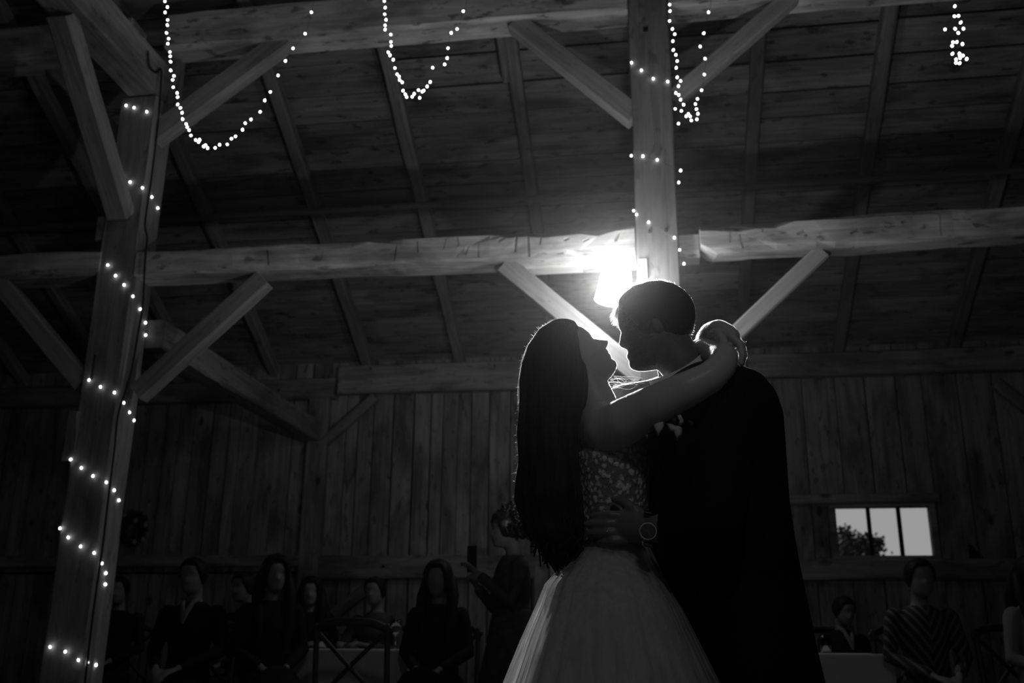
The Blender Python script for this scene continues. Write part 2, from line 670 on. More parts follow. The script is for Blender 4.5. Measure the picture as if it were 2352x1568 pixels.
# ceiling (the roof seen from inside): deck, boards, rafters
bm = bmesh.new()
zr = ZP + (YW - Y_RIDGE) * TA + 0.24
ze = ZP + 0.24 - 0.5 * TA
for (ya, za, yb, zb) in ((YW + 0.5, ze, Y_RIDGE, zr), (Y_RIDGE, zr, 2 * Y_RIDGE - YW - 0.5, ze)):
    v = [bm.verts.new(p) for p in ((XL, ya, za), (XR, ya, za), (XR, yb, zb), (XL, yb, zb),
                                   (XL, ya, za + 0.06), (XR, ya, za + 0.06), (XR, yb, zb + 0.06), (XL, yb, zb + 0.06))]
    for f in ((0, 1, 2, 3), (7, 6, 5, 4), (0, 4, 5, 1), (1, 5, 6, 2), (2, 6, 7, 3), (3, 7, 4, 0)):
        bm.faces.new([v[i] for i in f])
bmesh.ops.recalc_face_normals(bm, faces=bm.faces)
ceiling = from_bm('ceiling', bm, M['dark']); ceiling['kind'] = 'structure'


def roof_mtx(x, s, t):
    """x along the barn, s up the slope from the wall plate, t off the rafter undersides."""
    o = Vector((x, YW - s * CA + t * SA, ZP + s * SA + t * CA))
    mm = Matrix(((1, 0, 0), (0, -CA, SA), (0, SA, CA))).to_4x4()     # columns: x, slope, normal
    mm = Matrix((Vector((1, 0, 0)), Vector((0, -CA, SA)), Vector((0, SA, CA)))).transposed().to_4x4()
    mm.translation = o
    return mm


RAFTERS = [-7.7, -6.6, -5.5, -4.45, -3.3, -2.2, -1.1, -0.05, 0.96, 2.0, 3.18, 4.3, 5.4]
rows = []
s = -0.32
while s < 6.0:
    w = rnd.choice((0.22, 0.25, 0.27, 0.30, 0.33)) + rnd.uniform(-0.015, 0.015)
    rows.append((s, w)); s += w
for s, w in rows:
    joints = [XL + 0.3] + sorted(rnd.sample(RAFTERS[1:-1], 3)) + [5.9]
    for xa, xb in zip(joints, joints[1:]):
        gap = rnd.choice((0.006, 0.010, 0.014, 0.022, 0.032))
        mm = roof_mtx((xa + xb) / 2, s + w / 2, 0.13 + 0.012 + rnd.uniform(0.0, 0.006))
        mm = mm @ Matrix.Rotation(rnd.uniform(-0.012, 0.012), 4, 'X') @ Matrix.Rotation(rnd.uniform(-0.0015, 0.0015), 4, 'Z')
        plank(M['roof'], ceiling, mm, (xb - xa - 0.006, w - gap, 0.024))
for i, x in enumerate(RAFTERS):
    a = roof_mtx(x + rnd.uniform(-0.01, 0.01), -0.25, 0.066).translation
    b = roof_mtx(x + rnd.uniform(-0.02, 0.02), 8.5, 0.066).translation
    timber('rafter', a, b, 0.115, 0.13, M['rafter'], (0, SA, CA), ceiling, 0.008, 300 + i, 0.6)
mm = roof_mtx(-1.18, 3.75, 0.03)
timber('cleat', roof_mtx(-1.19, 3.5, 0.03).translation, roof_mtx(-1.19, 4.2, 0.03).translation, 0.06, 0.06, M['rafter'], (0, SA, CA), ceiling, 0.002, 77)
# a thin rail nailed across under the rafters
timber('batten', (-7.5, 8.49, 4.885), (-0.2, 8.49, 4.885), 0.05, 0.062, M['rafter'], (0, SA, CA), ceiling, 0.004, 78)
timber('batten', (-0.2, 8.49, 4.885), (5.6, 8.49, 4.885), 0.05, 0.062, M['rafter'], (0, SA, CA), ceiling, 0.004, 79)

# back wall: sheathing with a window hole, upright boards, plate, girts, studs
wx0, wx1 = at_y(1918, 1200, 10.64).x, at_y(2142, 1220, 10.64).x
wz0, wz1 = at_y(2030, 1277, 10.64).z, at_y(2030, 1164, 10.64).z
bm = bmesh.new()
for x0, x1, z0, z1 in ((XL, wx0, 0, 4.2), (wx1, XR, 0, 4.2), (wx0, wx1, 0, wz0), (wx0, wx1, wz1, 4.2)):
    bm_box(bm, x0, x1, 10.68, 10.76, z0, z1)
wall_back = from_bm('wall_back', bm, M['dark']); wall_back['kind'] = 'structure'
ZG = at_y(784, 1307, YW).z + 0.06   # girt
x = -8.2
edges = []
while x < 6.2:
    w = rnd.choice((0.15, 0.18, 0.20, 0.21, 0.22, 0.24) if x < 0.9 else (0.26, 0.30, 0.33, 0.36)) + rnd.uniform(-0.01, 0.01)
    edges.append((x, x + w)); x += w
for x0, x1 in edges:
    gap = rnd.choice((0.008, 0.012, 0.018, 0.022))
    spans = [(0.02, 1.52), (1.55, 3.95)]
    if x1 > wx0 and x0 < wx1:
        spans = [(0.02, 1.52), (1.55, wz0 - 0.02), (wz1 + 0.02, 3.95)]
        for pa, pb in ((x0, wx0 - 0.065), (wx1 + 0.065, x1)):        # what is left of it beside the hole
            if pb - pa > 0.03:
                plank(M['wall'], wall_back, Matrix.Translation(((pa + pb) / 2, 10.655, (wz0 + wz1) / 2)), (pb - pa - gap, 0.022, wz1 - wz0 + 0.03))
    for z0, z1 in spans:
        if z1 - z0 < 0.05: continue
        xa, xb = x0, x1
        pieces = [(xa, xb)]
        if z0 < wz1 and z1 > wz0: pieces = [(xa, min(xb, wx0 - 0.02))] if xa < wx0 else [(max(xa, wx1 + 0.02), xb)]
        for pa, pb in pieces:
            if pb - pa < 0.02: continue
            mm = Matrix.Translation(((pa + pb) / 2, 10.655 + rnd.uniform(-0.006, 0.004), (z0 + z1) / 2)) @ Matrix.Rotation(rnd.uniform(-0.02, 0.02), 4, 'Z')
            plank(M['wall'], wall_back, mm, (pb - pa - gap, 0.022, z1 - z0))
# window-side boards that start on one side of the hole
for pa, pb in ((wx0 - 0.06, wx0 - 0.02), (wx1 + 0.02, wx1 + 0.06)):
    plank(M['wall'], wall_back, Matrix.Translation(((pa + pb) / 2, 10.655, (wz0 + wz1) / 2)), (pb - pa, 0.022, wz1 - wz0 + 0.2))
for i, (x0, x1) in enumerate(((-9.0, -3.66), (-3.62, -1.38), (-1.34, 1.0), (1.02, 6.6))):
    dz = (-0.09, 0.0, 0.0, 0.01)[i]
    timber('wall_plate', (x0, 10.57, 3.70 + dz), (x1, 10.57, 3.70 + dz), 0.14, (0.24, 0.33, 0.3, 0.26)[i], M['girt'], parent=wall_back, rough=0.008, seed=400 + i, wane=0.5)
for i, (x0, x1, zz, hh) in enumerate(((-8.5, -3.95, 1.66, 0.13), (-3.72, -1.2, 1.585, 0.25), (-1.16, 1.3, 1.585, 0.25), (1.32, 6.6, 1.545, 0.20))):
    timber('girt', (x0, 10.575, zz), (x1, 10.575, zz), 0.13, hh, M['girt'], parent=wall_back, rough=0.006, seed=410 + i, wane=0.4)
zh = at_y(1985, 1142, YW).z
timber('header', (at_y(1790, 1142, YW).x, 10.59, zh), (at_y(2160, 1142, YW).x, 10.59, zh), 0.1, 0.10, M['girt'], parent=wall_back, rough=0.004, seed=420)
for i, (x, w) in enumerate(((-8.0, 0.2), (-3.84, 0.24), (-1.26, 0.16), (1.16, 0.2), (5.0, 0.2))):
    timber('stud', (x, 10.58, 0.0), (x, 10.58, 3.53), 0.14, w, M['girt'], (1, 0, 0), wall_back, 0.006, 430 + i, 0.4)
a, b = at_y(742, 1018, 10.56), at_y(862, 912, 10.56)
timber('wall_brace', a, b, 0.1, 0.11, M['girt'], (0, 0, 1), wall_back, 0.004, 440)
a, b = at_y(768, 1412, 10.56), at_y(850, 1345, 10.56)
timber('wall_brace', a, b, 0.1, 0.11, M['girt'], (0, 0, 1), wall_back, 0.004, 441)
a, b = at_y(2285, 880, 10.56), at_y(2420, 985, 10.56)
timber('wall_brace', a, b, 0.1, 0.11, M['girt'], (0, 0, 1), wall_back, 0.004, 442)
for px, py in ((851, 846), (1136, 840), (605, 892), (640, 896), (1000, 1300), (880, 1300)):
    p = at_y(px, py, 10.497)
    bm = bmesh.new(); tube(bm, [p, p + Vector((0, 0.012, 0))], 0.016, 8)
    from_bm('peg', bm, M['hole'], wall_back)

# the other walls
for name, (x0, x1, y0, y1, z1) in (('wall_left', (XL - 0.1, XL, YB, YW + 0.3, 9.2)), ('wall_right', (XR, XR + 0.1, YB, YW + 0.3, 9.2)), ('wall_front', (XL, XR, YB - 0.1, YB, 4.4))):
    bm = bmesh.new(); bm_box(bm, x0, x1, y0, y1, -0.1, z1)
    from_bm(name, bm, M['wall'])['kind'] = 'structure'

# window: frame, two mullions, three panes
win = empty('window_1', ((wx0 + wx1) / 2, 10.64, wz0), kind='structure')
win['label'] = 'low wide three-pane window in the board wall showing dusk sky and a treetop'


def wpart(name, x0, x1, z0, z1, y0, y1, mat):
    bm = bmesh.new()
    c = win.location
    bm_box(bm, x0 - c.x, x1 - c.x, y0 - c.y, y1 - c.y, z0 - c.z, z1 - c.z)
    if name != 'pane': bevel(bm, 0.004)
    return from_bm(name, bm, mat, win)


fw_ = 0.035
wpart('frame', wx0 - 0.05, wx1 + 0.05, wz1 - 0.005, wz1 + 0.05, 10.61, 10.70, M['girt'])
wpart('frame', wx0 - 0.05, wx1 + 0.05, wz0 - 0.05, wz0 + 0.005, 10.61, 10.70, M['girt'])
wpart('frame', wx0 - 0.05, wx0 + 0.012, wz0, wz1, 10.61, 10.70, M['girt'])
wpart('frame', wx1 - 0.012, wx1 + 0.05, wz0, wz1, 10.61, 10.70, M['girt'])
xs = [wx0 + 0.012, at_y(1998, 1220, 10.65).x, at_y(2068, 1220, 10.65).x, wx1 - 0.012]
for xm in xs[1:3]:
    wpart('mullion', xm - 0.018, xm + 0.018, wz0, wz1, 10.63, 10.68, M['dark'])
for xa, xb in zip(xs, xs[1:]):
    wpart('pane', xa + 0.018, xb - 0.018, wz0 + 0.005, wz1 - 0.005, 10.653, 10.657, M['glass'])

# a tree outside, its top showing low in the window
tree = empty('tree', (at_y(1950, 1290, 30).x, 30.0, -0.3))
tag(tree, 'dark leafy treetop outside, seen low through the three-pane window', 'tree')
bm = bmesh.new(); tube(bm, [(0, 0, 0), (0.1, 0, 1.5), (0.0, 0.1, 3.0)], [0.22, 0.16, 0.1], 8)
from_bm('trunk', bm, M['leafy'], tree)
bm = bmesh.new()
tr = random.Random(3)
base = tree.location
for px, py, rr in ((1935, 1262, .55), (1940, 1228, .30), (1950, 1255, .42), (1962, 1250, .34), (1975, 1246, .30), (1985, 1256, .36), (1996, 1250, .28), (2004, 1262, .26), (2012, 1250, .22), (2018, 1244, .16), (1958, 1280, .6), (1990, 1290, .5), (1930, 1300, .7), (1970, 1330, .9)):
    c = at_y(px, py, 30.0) - base
    for _ in range(int(380 * rr)):
        q = c + Vector((tr.gauss(0, .45), tr.gauss(0, .45), tr.gauss(0, .4))) * rr
        n = Vector((tr.uniform(-1, 1), tr.uniform(-1, 1), tr.uniform(-1, 1))).normalized()
        u_ = n.orthogonal().normalized() * tr.uniform(.05, .1); v_ = n.cross(u_)
        vs = [bm.verts.new(q + k) for k in (-u_, v_ * .6, u_, -v_ * .6)]
        bm.faces.new(vs)
tag(from_bm('foliage', bm, M['leafy'], tree), kind='stuff')
bm = bmesh.new(); bm_box(bm, -60, 60, 11.0, 90, -0.6, -0.3)
gr = from_bm('ground', bm, M['dark']); gr['kind'] = 'structure'

# ------------------------------------------------------------------ the timber frame
YF, YC = 6.5, 6.65


gr0 = random.Random(88)
GOUGES = []                      # old axe cuts in the beam's face near the lamp
for px, w_, z0, z1, an in ((905, .012, -.08, .05, 4), (960, .010, -.02, .08, -8), (1022, .016, .0, .09, 10), (1052, .02, .02, .10, -12), (1078, .026, -.06, .06, 14), (1093, .02, -.08, .03, -6), (1150, .03, .03, .09, 60),
                           (1180, .022, -.05, .08, 5), (1213, .020, -.09, .08, -3), (1236, .014, .0, .09, 8), (1300, .02, .02, .06, 70), (1345, .016, .0, .05, 65), (1388, .03, .03, .08, 75), (1420, .02, -.01, .07, 20), (620, .012, -.06, .06, -9), (740, .014, -.03, .08, 12)):
    x_ = at_y(px, 560, 6.5).x + 3.925
    d_ = gr0.uniform(.012, .028)
    GOUGES.append(((x_ - w_ / 2, -.30, z0), (x_ + w_ / 2, -.135 + d_, z1), an, gr0.uniform(-14, 14)))
TORN = [((-.16, -.3, -.26), (.16, .3, -.06), 34)]
for px, w_, z0, z1, an in ((1676, .016, -.04, .07, 6), (1702, .014, -.09, .02, -8), (1750, .012, .03, .09, 15), (1840, .02, -.02, .04, 70), (1960, .016, -.03, .03, 65), (2165, .012, -.08, .09, 4), (2080, .02, .02, .06, 72)):
    x_ = at_y(px, 540, 6.5).x - .36
    d_ = gr0.uniform(.012, .026)
    TORN.append(((x_ - w_ / 2, -.30, z0), (x_ + w_ / 2, -.12 + d_, z1), an, gr0.uniform(-14, 14)))


def beam_thing(name, label, cat, o, group=None):
    return tag(o, label, cat, group, 'thing')


# right post: front face X -0.095..0.21 ; local x runs up, local y = -X... holes given in local coordinates
rp = timber('timber_post', (0.058, YC, 0.0), (0.058, YC, 6.0), 0.29, 0.30, M['post'], (1, 0, 0), rough=0.006, seed=11, cham=0.012,
            holes=[((5.28, 0.05, -0.045), (5.36, 0.2, -0.005))])
beam_thing('timber_post', 'whitewashed square timber post rising behind the couple with the bright lamp on it', 'post', rp)
lp = timber('timber_post', (-4.088, YC, 0.0), (-4.088, YC, 5.05), 0.28, 0.32, M['post'], (1, 0, 0), rough=0.009, seed=12, cham=0.016,
            holes=[((2.66, -0.2, -0.095), (2.86, 0.2, -0.065))])
beam_thing('timber_post', 'tall timber post wound with a spiral of fairy lights, black cable down its corner', 'post', lp)
o = timber('timber_post', (-4.0, 6.73, 5.06), (-4.0, 6.73, 5.52), 0.13, 0.26, M['post'], (1, 0, 0), rough=0.004, seed=13)
o.parent = lp
o.matrix_parent_inverse = lp.matrix_world.inverted()
o.name = 'post_head'
# small stepped shoulder on the left post where the braces land
for px, py, wpx in ((272, 520, 40),):
    p = at_y(px, py, 6.6)
    o = timber('brace_seat', (-4.27, 6.6, 3.80), (-4.27, 6.6, 4.0), 0.16, 0.10, M['post'], (1, 0, 0), rough=0.006, seed=14)
    o.parent = lp; o.matrix_parent_inverse = lp.matrix_world.inverted()
o = timber('shoulder_block', (-4.26, 6.56, 2.05), (-4.26, 6.56, 2.42), 0.12, 0.12, M['post'], (1, 0, 0), rough=0.012, seed=15, wane=1.0)
o.parent = lp; o.matrix_parent_inverse = lp.matrix_world.inverted()
for q in ((1492, 532), (1530, 528)):
    p = at_y(q[0], q[1], YF + 0.002)
    bm = bmesh.new(); tube(bm, [p + Vector((0, -0.003, 0)), p + Vector((0, 0.012, 0))], 0.012, 8)
    pg = from_bm('peg', bm, M['hole'], rp); pg.matrix_parent_inverse = rp.matrix_world.inverted()

beam_thing('b', 'rough-hewn whitewashed beam running from the fairy-light post to the lamp post', 'beam',
           timber('tie_beam', (-3.925, 6.64, 3.575), (-0.10, 6.64, 3.565), 0.27, 0.205, M['beam'], rough=0.016, seed=21, wane=1.2, cham=0.02, holes=GOUGES))
beam_thing('b', 'brightly lit strip of beam bottom joined beside the lamp post', 'beam',
           timber('beam_strip', (-1.02, 6.70, 3.455), (-0.10, 6.70, 3.455), 0.16, 0.045, M['beam'], rough=0.003, seed=22))
beam_thing('b', 'rough-hewn whitewashed beam with torn end, running from the lamp post over the groom', 'beam',
           timber('tie_beam', (0.36, 6.62, 3.545), (5.2, 6.62, 3.60), 0.24, 0.215, M['beam'], rough=0.018, seed=23, wane=1.4, cham=0.024, holes=TORN))
beam_thing('b', 'short tenon block joining the hewn beam into the lamp post', 'beam',
           timber('beam_tenon', (0.212, 6.68, 3.54), (0.355, 6.68, 3.54), 0.16, 0.19, M['beam'], rough=0.004, seed=24))
beam_thing('b', 'hewn beam on the outer, darker side of the fairy-light post', 'beam',
           timber('tie_beam', (-8.5, 6.64, 3.63), (-4.225, 6.64, 3.61), 0.27, 0.20, M['beam'], rough=0.014, seed=25, wane=1.0, cham=0.02))
beam_thing('b', 'heavy purlin beam along the roof between the two posts, behind the light swags', 'beam',
           timber('purlin_beam', (-3.92, 6.63, 5.665), (-0.10, 6.63, 5.665), 0.26, 0.33, M['beam'], rough=0.010, seed=26, wane=0.6))
beam_thing('b', 'purlin beam running off from the lamp post behind the tangled light cluster', 'beam',
           timber('purlin_beam', (0.215, 6.63, 5.665), (5.4, 6.63, 5.665), 0.26, 0.33, M['beam'], rough=0.010, seed=27, wane=0.6))
beam_thing('b', 'dark purlin beam beyond the fairy-light post in the upper corner', 'beam',
           timber('purlin_beam', (-8.5, 6.63, 5.665), (-4.25, 6.63, 5.665), 0.26, 0.33, M['beam'], rough=0.010, seed=28, wane=0.6))
beam_thing('b', 'square cross beam resting on the fairy-light post, coming forward overhead', 'beam',
           timber('cross_beam', (-4.06, 6.66, 5.235), (-4.06, 0.6, 5.235), 0.28, 0.33, M['girt'], rough=0.008, seed=29, wane=0.5))
beam_thing('b', 'low tie beam running back from the fairy-light post to the board wall', 'beam',
           timber('cross_beam', (-3.9, 6.81, 3.10), (-3.9, 10.49, 3.10), 0.22, 0.23, M['girt'], rough=0.012, seed=30, wane=0.8))


def brace(label, p0, p1, w, h, seed, upv=(0, 0, 1), ends=None):
    p0, p1 = Vector(p0), Vector(p1)
    o = timber('knee_brace', p0, p1, w, h, M['brace'], upv, rough=0.004, seed=seed, wane=0.3, cham=0.010)
    return tag(o, label, 'brace', kind='thing')


def bl(px0, py0, px1, py1, y=6.6):
    return at_y(px0, py0, y), at_y(px1, py1, y)


a, b = bl(352, 318, 660, 92)
brace('slanting brace from the fairy-light post up to the purlin, crossed by the long light swag', a, b, 0.13, 0.17, 41)
a, b = bl(318, 905, 608, 642)
brace('slanting brace from the fairy-light post up to the hewn beam, below the long light swag', a, b, 0.12, 0.15, 42)
a, b = bl(196, 884, -40, 600)
brace('slanting brace on the outer side of the fairy-light post, reaching out of frame', a, b, 0.12, 0.15, 43)
a, b = (-4.09, 6.49, 3.98), (-4.09, 5.42, 5.06)
brace('brace from the fairy-light post forward up to the overhead cross beam', a, b, 0.17, 0.16, 44)
a, b = at_y(290, 335, 6.72), at_y(70, 98, 6.72)
brace('thin dark brace behind the fairy-light post up to the corner purlin', a, b, 0.1, 0.13, 45)
a, b = bl(1460, 272, 1186, 55)
brace('slanting brace from the lamp post up to the purlin, between two light swags', a, b, 0.12, 0.16, 46)
a, b = bl(1552, 225, 1835, -20)
brace('slim brace from the lamp post up to the purlin beside the hanging light swag', a, b, 0.11, 0.13, 47)
a, b = bl(1475, 870, 1160, 610)
brace('brightly lit slanting brace under the lamp, above the bride', a, b, 0.11, 0.15, 48)
a, b = bl(1560, 890, 1888, 580)
brace('slim lit brace rising behind the bride\'s hand to the torn-ended beam', a, b, 0.09, 0.115, 49)

# black cable down the corner of the left post
pts = [(340, 118), (343, 150), (358, 167), (370, 158), (369, 200), (362, 290), (347, 415), (333, 513), (338, 545), (333, 600), (328, 700), (318, 760), (300, 860), (273, 945), (262, 1040), (247, 1160), (235, 1260), (215, 1400), (196, 1560), (186, 1640)]
p3 = []
for i, (px, py) in enumerate(pts):
    p3.append(at_y(px, py, 6.46) if i > 3 else at_x(px, py, -3.90))
p3.append(Vector((-3.92, 6.47, 0.02)))
bm = bmesh.new(); tube(bm, spline_pts(p3, 4), 0.008, 6)
tag(from_bm('power_cable', bm, M['cable'], smooth=True), 'thin black cable running down the corner of the fairy-light post', 'cable')

# ------------------------------------------------------------------ the post lantern
lc = Vector((-0.240, 6.27, 3.14))
lamp = empty('wall_lamp', lc)
tag(lamp, 'glowing white lamp with flared shade on the post beside the groom\'s head', 'lamp')
bm = bmesh.new()
prof = [(0.015, 0.145), (0.075, 0.14), (0.098, 0.10), (0.112, 0.0), (0.125, -0.10), (0.128, -0.115), (0.118, -0.115)]
n = 20
rings = [[bm.verts.new((r_ * math.cos(2 * PI * k / n), r_ * math.sin(2 * PI * k / n), z_)) for k in range(n)] for r_, z_ in prof]
for a, b in zip(rings, rings[1:]):
    for k in range(n):
        bm.faces.new((a[k], b[k], b[(k + 1) % n], a[(k + 1) % n]))
bm.faces.new(rings[0]); bm.faces.new(list(reversed(rings[-1])))
bmesh.ops.recalc_face_normals(bm, faces=bm.faces)
bmesh.ops.rotate(bm, verts=bm.verts, cent=(0, 0, 0), matrix=Matrix.Rotation(R(7), 3, 'Y'))
from_bm('shade', bm, M['lamp'], lamp, True)
bm = bmesh.new(); tube(bm, [(0.0, 0, 0.15), (0.02, 0.03, 0.20), (0.1, 0.15, 0.22), (0.18, 0.225, 0.20)], 0.009, 8)
from_bm('arm', bm, M['white_metal'], lamp, True)
bm = bmesh.new(); bm_box(bm, 0.16, 0.22, 0.214, 0.230, 0.12, 0.27); bevel(bm, 0.003)
from_bm('mounting_plate', bm, M['white_metal'], lamp)

# ------------------------------------------------------------------ fairy lights
bm = bmesh.new()
bmesh.ops.create_icosphere(bm, subdivisions=1, radius=0.0088)
for v in bm.verts:
    if v.co.z > 0: v.co.z *= 1.45
BULB = bpy.data.meshes.new('bulb'); bm.to_mesh(BULB); bm.free()
BULB.materials.append(M['bulb'])
BULB.polygons.foreach_set('use_smooth', [True] * len(BULB.polygons))
fr = random.Random(5)


def light_string(label, bulbs, wire, tilt=0.6):
    bm = bmesh.new()
    tube(bm, wire, 0.0011, 4)
    root = from_bm('string_light', bm, M['wire'])
    tag(root, label, 'fairy lights')
    for p in bulbs:
        o = bpy.data.objects.new('bulb', BULB)
        o.location = p
        o.rotation_euler = (fr.uniform(-tilt, tilt), fr.uniform(-tilt, tilt), 0)
        C.objects.link(o)
        o.parent = root
    return root


def swag(label, px, ends, y0, y1, sag=True):
    n_ = len(px)
    pts_ = [at_y(x_, y_, y0 + (y1 - y0) * i / (n_ - 1)) for i, (x_, y_) in enumerate(px)]
    w = [at_y(*ends[0], y0)] + pts_ + [at_y(*ends[1], y1)]
    if ends[0][1] < 0:
        w.insert(0, Vector((w[0].x, w[0].y, ZP + (YW - w[0].y) * TA)))      # tied up under the roof
    if ends[1][1] < 0:
        w.append(Vector((w[-1].x, w[-1].y, ZP + (YW - w[-1].y) * TA)))
    return light_string(label, pts_, spline_pts(w, 2))


Z3 = lambda L, ox, oy: [(ox + a / 3.0, oy + b / 3.0) for a, b in L]
S1 = Z3([(1136, 10), (1153, 50), (1137, 87), (1155, 138), (1153, 174), (1148, 228), (1162, 267), (1156, 302), (1171, 359), (1172, 389), (1176, 426), (1177, 486), (1199, 524), (1189, 551), (1194, 601), (1220, 642), (1223, 670), (1224, 721), (1242, 744), (1254, 778), (1259, 822), (1283, 855), (1290, 876), (1303, 898), (1315, 934), (1348, 965), (1376, 964), (1368, 979), (1404, 1010), (1418, 1002), (1430, 1021), (1482, 1019), (1513, 998), (1566, 995), (1594, 956), (1622, 940), (1671, 895), (1690, 849), (1729, 824), (1792, 771), (1824, 693), (1862, 634), (1916, 520), (1966, 421), (2018, 334), (2103, 233), (2146, 85)], 0, 0)
swag('long deep swag of fairy lights hanging across the brace of the fairy-light post', S1, ((376, -60), (724, -40)), 5.9, 5.6)
S2 = Z3([(296, 8), (302, 54), (299, 99), (308, 138), (302, 175), (301, 205), (341, 239), (341, 289), (344, 317), (324, 362), (335, 383), (357, 413), (369, 469), (383, 512), (398, 527), (401, 552), (420, 569), (425, 626), (441, 650), (450, 669), (488, 667), (502, 648), (540, 675), (532, 621), (557, 632), (567, 625), (591, 597), (612, 566), (629, 467), (712, 444), (729, 402), (734, 333), (757, 228), (798, 200), (840, 78)], 784, 0)
swag('shorter bunched swag of fairy lights in front of the purlin, midway between the posts', S2, ((882, -60), (1075, -30)), 5.9, 5.7)
S3 = Z3([(2262, 33), (2264, 78), (2262, 145), (2281, 201), (2297, 236), (2284, 285), (2287, 346), (2305, 379), (2314, 421), (2308, 469), (2314, 534), (2338, 559), (2323, 595), (2305, 642), (2325, 656), (2337, 688), (2301, 750), (2343, 765), (2323, 852)], 784, 0) + Z3([(7, 722), (25, 802), (40, 785), (52, 803), (60, 830), (98, 823), (105, 785), (95, 752), (88, 717), (102, 682), (130, 622), (150, 514), (155, 405), (121, 322), (145, 230), (178, 86)], 1568, 0)
swag('narrow swag of fairy lights hanging close against the edge of the lamp post', S3, ((1535, -60), (1634, -30)), 6.2, 5.9)
S4 = Z3([(1875, 45), (1874, 113), (1901, 111), (1915, 157), (1935, 199), (1878, 200), (1808, 203), (1900, 228), (1888, 291), (1863, 292), (1857, 317), (1928, 305), (1858, 372), (1908, 370), (1910, 385), (1932, 384), (1957, 408), (1884, 410), (1912, 400), (1884, 433), (1908, 437)], 1568, 0)
swag('small tangled cluster of fairy lights dangling alone in the upper corner', S4, ((2188, -40), (2203, 150)), 5.8, 5.7)


def wrap(label, groups, post):
    """a string wound round a square post: bulbs on the front and right faces, wire closing behind."""
    (x0, x1, y0, y1) = post
    bulbs, wire = [], []
    for gi, grp in enumerate(groups):
        seg = []
        for px, py in grp:
            p = at_y(px, py, y0 - 0.008)
            if p.x > x1:
                p = at_x(px, py, x1 + 0.008)
            seg.append(p)
        bulbs += seg
        wire += seg
        if gi < len(groups) - 1:
            a, b = seg[-1], at_y(*groups[gi + 1][0], y0 - 0.008)
            for t_, q in ((0.35, (x1 + 0.006, y1 + 0.006)), (0.6, (x0 - 0.006, y1 + 0.006)), (0.9, (x0 - 0.006, y0 - 0.006))):
                wire.append(Vector((q[0], q[1], a.z + (b.z - a.z) * t_)))
    return light_string(label, bulbs, wire, 0.3)


wrap('string of fairy lights spiralling all the way up the tall dark post',
     [Z3([(868, 727), (923, 742), (1011, 771), (1103, 819), (1133, 899)], 0, 0),
      Z3([(825, 1213), (896, 1255), (982, 1295), (1047, 1358), (1088, 1434)], 0, 0),
      Z3([(742, 258), (796, 331), (855, 395), (916, 473), (966, 561), (1003, 655), (1004, 740)], 0, 523),
      Z3([(613, 1050), (692, 1097), (788, 1136), (853, 1207), (892, 1272), (922, 1328)], 0, 523),
      Z3([(486, 28), (560, 86), (640, 142), (733, 185), (787, 240), (820, 309)], 0, 1046),
      Z3([(413, 502), (470, 565), (555, 627), (648, 672), (702, 744), (730, 811), (727, 888)], 0, 1046),
      Z3([(345, 1320), (449, 1352), (540, 1410), (604, 1425), (662, 1444)], 0, 1046)], (-4.245, -3.93, 6.5, 6.8))
wrap('string of fairy lights wound sparsely round the lamp post',
     [Z3([(2000, 433), (2068, 485), (2150, 542), (2249, 562)], 784, 0),
      Z3([(1998, 1074), (2078, 1077), (2177, 1102), (2338, 1176), (2325, 1258)], 784, 0),
      Z3([(2014, 1452), (2034, 1478), (2117, 1532)], 784, 0) + [(1549, 546), (1561, 574), (1571, 606)]], (-0.095, 0.205, 6.5, 6.8))

# ------------------------------------------------------------------ heads
FRONT = [(0.0, .27), (.02, .345), (.06, .395), (.10, .405), (.15, .385), (.18, .405), (.21, .425), (.228, .405), (.25, .43), (.27, .435), (.315, .415),
         (.36, .415), (.45, .41), (.54, .395), (.575, .415), (.61, .42), (.70, .41), (.80, .365), (.88, .295), (.94, .205), (.98, .11), (1.0, .02)]
NOSE = [(.29, 0.0), (.318, .02), (.335, .085), (.365, .125), (.40, .095), (.45, .055), (.50, .022), (.56, .0)]
BACK = [(0.0, -.17), (.1, -.20), (.2, -.265), (.3, -.335), (.4, -.395), (.5, -.435), (.6, -.455), (.7, -.445), (.8, -.40), (.88, -.325), (.94, -.23), (.98, -.13), (1.0, -.02)]
WID = [(0.0, .11), (.03, .15), (.08, .19), (.15, .235), (.22, .265), (.3, .285), (.4, .308), (.5, .322), (.6, .33), (.7, .322), (.8, .292), (.88, .24), (.94, .175), (.98, .09), (1.0, .015)]


